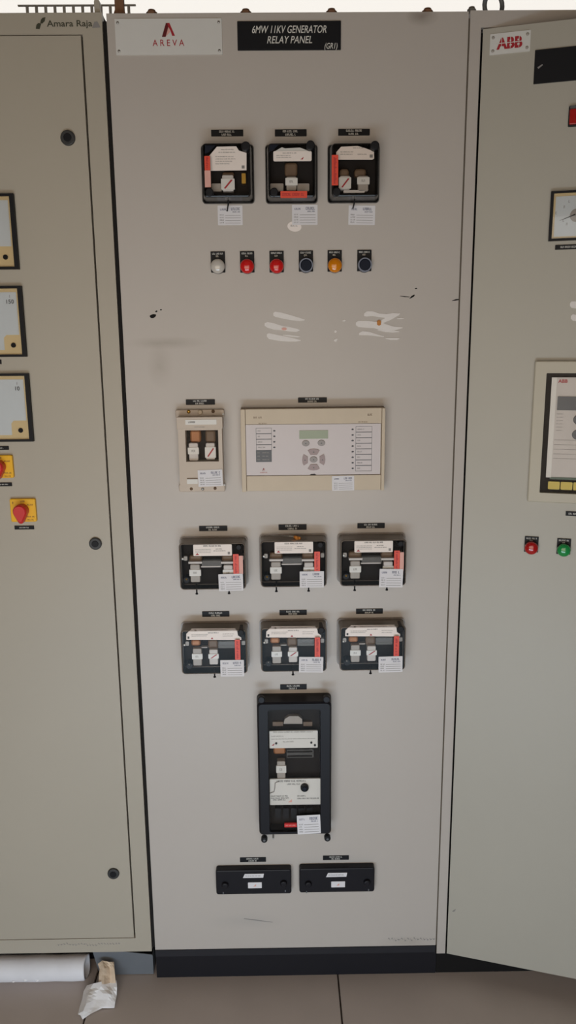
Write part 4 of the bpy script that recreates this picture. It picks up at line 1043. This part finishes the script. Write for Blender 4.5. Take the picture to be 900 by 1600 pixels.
# meter
a = PD(861, 299, .01); b_ = PD(857, 376.5, .01); s = a[1] - b_[1]; um = (a[0] + b_[0]) / 2
t = dthing('panel_meter', 'square panel meter with a dark needle on the ajar door', 'meter', um + s / 2, (a[1] + b_[1]) / 2, 'square panel meters')
h = s / 2; w = .006
b = MB(); b.box(-h, h, -.010, 0, h - w * .7, h).box(-h, h, -.010, 0, -h, -h + w * .7).box(-h, -h + w, -.010, 0, -h + w * .7, h - w * .7).box(h - w, h, -.010, 0, -h + w * .7, h - w * .7)
b.build('frame', 'black', t)
MB().box(-h + w, h - w, -.006, 0, -h + w * .7, h - w * .7).build('face', 'meter_cream', t)
MB().box(-h + w + .004, h - w - .004, -.0068, -.005, -h + w + .002, h - w - .004).build('scale_plate', 'meter_white', t)
MB().poly([(.002, .000), (.001, .003), (-h * .62, -h * .20)], -.0075, -.0083).build('needle', 'black', t)
MB().cyl(.004, .0, .013, -.0068, -.0074, 20).build('hub', 'grey_plastic', t)
m = MB()
for (u_, z_) in ((-.019, .017), (-.034, .006), (-.010, .027), (.006, .028), (-.019, -.009), (-.012, -.016)): m.strokes(u_ - .003, u_ + .003, z_, .005, -.0068, int(u_ * -1000 + z_ * 300))
m.build('scale_marks', 'print_grey', t)
MB().box(-h + w, h - w, -.0096, -.0090, -h + w * .7, h - w * .7).build('glass', 'pane', t)
def dtag(px, py0, py1, width, label, seed, lines):
    a = PD(px, py0); b_ = PD(px, py1)
    t = dthing('name_tag', label, 'name tag', a[0] + width / 2, (a[1] + b_[1]) / 2, TG); h = a[1] - b_[1]
    MB().rr(-width / 2, width / 2, -h / 2, h / 2, 0, -.0018, .0008).build('plate', 'black', t)
    m = MB()
    for k, (f_, o_) in enumerate(lines): m.strokes(-width * f_ / 2, width * f_ / 2, h * o_, h * .38, -.0018, seed + k)
    m.build('lettering', 'print_white', t)
dtag(867.5, 383, 390.5, .075, 'narrow black strip under the panel meter on the ajar door', 55, ((.72, 0),))
dtag(884, 798.5, 805.5, .05, 'narrow black strip below the framed relay on the ajar door', 57, ((.75, 0),))
# framed relay
oo = .012
a = PD(836.5, 564, oo); b_ = PD(823.5, 784, oo); zt, zb = a[1], b_[1]; um = (a[0] + b_[0]) / 2; h = (zt - zb) / 2; ww = .115
t = dthing('framed_relay', 'relay behind glass in a wide beige frame on the ajar door', 'relay', um + ww, (zt + zb) / 2)
i0 = (PD(855, 583, oo)[0] + PD(842, 770, oo)[0]) / 2 - (um + ww); iz1 = PD(855, 583, oo)[1] - (zt + zb) / 2; iz0 = PD(842, 770, oo)[1] - (zt + zb) / 2; i1 = -i0
b = MB(); O = rrpts(-ww, ww, -h, h, .003); I = rrpts(i0, i1, iz0, iz1, .002)
Of = rrpts(-ww + .002, ww - .002, -h + .002, h - .002, .003)
b.loops([[(x, 0, z) for x, z in O], [(x, -oo + .002, z) for x, z in O], [(x, -oo, z) for x, z in Of], [(x, -oo, z) for x, z in I], [(x, -.001, z) for x, z in I]], False, False)
b.build('frame', 'frame_beige', t)
MB().box(i0, i1, -.002, 0, iz0, iz1).build('recess', 'dark_inside', t)
MB().box(i0 + .0115, i0 + .022, -.008, -.002, iz0 + .034, iz1 - .009).build('side_cheek', 'white_plate', t)
fc = MB().box(i0 + .022, i1 - .010, -.006, -.002, iz0 + .034, iz1 - .009).build('face', 'light_plastic', t)
letters(t, 'ABB', 'logo_red', i0 + .034, iz1 - .020, -.006, h=.007, w=.019, bold=.03)
za_, zb_ = PD(880, 619.5, .007)[1] - (zt + zb) / 2, PD(880, 641, .007)[1] - (zt + zb) / 2
MB().box(i0 + .0255, i0 + .09, -.008, -.006, zb_, za_).build('screen', 'dark_grey', t)
for px_, py_ in ((904, 656), (902, 679.5)):
    dd = PD(px_, py_, .010); MB().cyl(dd[0] - (um + ww), dd[1] - (zt + zb) / 2, .0105, -.006, -.0088, 20, .001).build('setting_dial', 'dark_grey', t)
m = MB()
for k in range(6): m.strokes(i0 + .026, i0 + .040, iz1 - .086 - k * .007, .0016, -.006, k)
for k in range(5): m.slab(i0 + .024, i1 - .014, iz1 - .142 - k * .010, iz1 - .1412 - k * .010, -.006)
m.build('face_print', 'print_grey', t)
MB().box(i0 + .020, i1 - .010, -.007, -.002, iz0 + .030, iz0 + .035).build('circuit_edge', 'green_pcb', t)
for k in range(5):
    u_ = i0 + .017 + k * .026; MB().rr(u_, u_ + .024, iz0 + .008, iz0 + .025, -.002, -.007, .002).build('terminal', 'terminal_yellow', t)
MB().box(i0, i1, -.0098, -.0090, iz0, iz1).build('glass', 'cover_front', t)
for px, py, tp, m, lb, sd in ((830.2, 856.4, 838, 'lens_dark_red', 'dark red indicator lamp low on the ajar door', 150), (881, 859.8, 841.2, 'lens_green', 'green indicator lamp on the ajar door', 155)):
    u_, z_ = PD(px, py, .012); rr_ = PD(px + 11, py, .012)[0] - u_; zt = PD(px, tp, 0)[1]
    t = pilot(dloc(u_, z_), -DOOR_ANG, 'lamp', m, lb, 'indicator_lamp', sd, (-rr_, rr_, -.012, zt - z_), rr_, group='lamps on the ajar door')

# ================================================================== ON THE FLOOR
def wobble_pipe():
    b = MB(); n = 20; rings = []; rn = random.Random(7)
    xs = [-1.2 + k * .045 for k in range(23)] + [-.186, -.180]
    for x in xs:
        rad = .0315 + rn.uniform(-.0007, .0007)
        rings.append([(x + .004 * math.sin(3 * math.cos(a)), .006 + rad * math.cos(a) * 1.0, .0318 + rad * math.sin(a)) for a in (t_ * 2 * math.pi / n for t_ in range(n))])
    inner = [[(-.180 - d_, .006 + (y_ - .006) * .86, .0318 + (z_ - .0318) * .86) for (x_, y_, z_) in rings[-1]] for d_ in (0, .12)]
    b.loops(rings + inner, True, True, True)
    return b
t = thing('white_pipe', 'dusty white pipe lying along the base of the metering cabinet', 'pipe', (0, 0, 0))
wobble_pipe().build('tube', 'pipe_white', t)
for x_, rz_ in ((-.33, .5), (-.36, .2), (-.30, .35)):
    MB().dome(x_, .018 + rz_ * .01, .004, -.0245, .003, 8, 3, .002).build('plaster_crumb', 'tissue', t)
# bent grey sheet leaning on the plinth
sm = MB()
pts = [(-.165, .078), (-.125, .0765), (-.0115, .0605), (-.0115, .002), (-.150, .002)]
sm.poly(pts, .014, .012)
sm.box(-.0115, -.0100, .012, .05, .002, .058)
sheet = sm.build('metal_sheet', 'sheet_metal')
tag(sheet, 'grey bent metal sheet propped under the corner of the metering cabinet', 'sheet')
# torn wad of paper draped on the floor
def crumple(grid, name, m, parent, seed):
    """grid of (px, py, z) rows -> thin folded sheet"""
    rows = [[PZ(*q_) for q_ in row] for row in grid]; n = len(rows[0])
    v = [tuple(p_) for r_ in rows for p_ in r_]; f_ = []
    for i in range(len(rows) - 1):
        for j in range(n - 1): f_.append((i * n + j, i * n + j + 1, (i + 1) * n + j + 1, (i + 1) * n + j))
    me = bpy.data.meshes.new(name); me.from_pydata(v, [], f_); me.update(); me.materials.append(MATS[m])
    o = bpy.data.objects.new(name, me); C.objects.link(o); o.parent = parent
    s_ = o.modifiers.new('subdivide', 'SUBSURF'); s_.levels = 1; s_.render_levels = 1; s_.subdivision_type = 'SIMPLE'
    s_ = o.modifiers.new('thickness', 'SOLIDIFY'); s_.thickness = .0008
    return o
t = thing('crumpled_paper', 'torn crumpled white paper with a brown stain on the floor tiles', 'paper', (0, 0, 0))
crumple([[(153, 1506, .052), (160, 1501, .058), (170, 1503, .056), (178, 1503, .050)],
         [(156, 1514, .044), (163, 1513, .054), (171, 1512, .044), (179, 1514, .046)],
         [(155, 1525, .036), (163, 1524, .042), (172, 1524, .034), (180, 1524, .038)],
         [(154, 1536, .022), (163, 1538, .034), (172, 1536, .022), (181, 1536, .026)]], 'stained_end', 'stained_tissue', t, 1)
crumple([[(136, 1540, .010), (146, 1537, .026), (158, 1534, .032), (172, 1532, .024), (182, 1532, .026)],
         [(131, 1549, .008), (141, 1546, .018), (158, 1541, .028), (172, 1542, .020), (183, 1543, .022)],
         [(129, 1560, .004), (137, 1556, .020), (152, 1552, .018), (170, 1553, .022), (182, 1556, .010)],
         [(125, 1573, .002), (135, 1568, .018), (150, 1562, .010), (168, 1562, .014), (180, 1566, .008)],
         [(122, 1585, .002), (130, 1580, .014), (146, 1574, .004), (164, 1573, .006), (179, 1574, .003)],
         [(126, 1586, .004), (129, 1593, .002), (142, 1584, .002), (160, 1575, .003), (178, 1574.5, .002)]], 'folded_sheet', 'tissue', t, 2)

# ================================================================== BEHIND THE CABINET TOPS
# perforated cable tray fixed behind the metering cabinet
b = MB(); YT = .55
x0, x1 = P(40, 14, YT).x, P(152, 14, YT).x; zt = P(90, 7, YT).z; zb = LZ1
b.box(x0 - .02, x1 + .1, YT, YT + .006, zt - .003, zt).box(x0 - .02, x1 + .1, YT, YT + .012, zb, zb + .004)
k = x0
while k < x1 + .1:
    b.box(k, k + .007, YT + .001, YT + .005, zb + .003, zt - .002); k += .024
tray = b.build('cable_tray', 'silver'); tag(tray, 'pale ladder cable tray standing on top of the metering cabinet', 'cable tray')
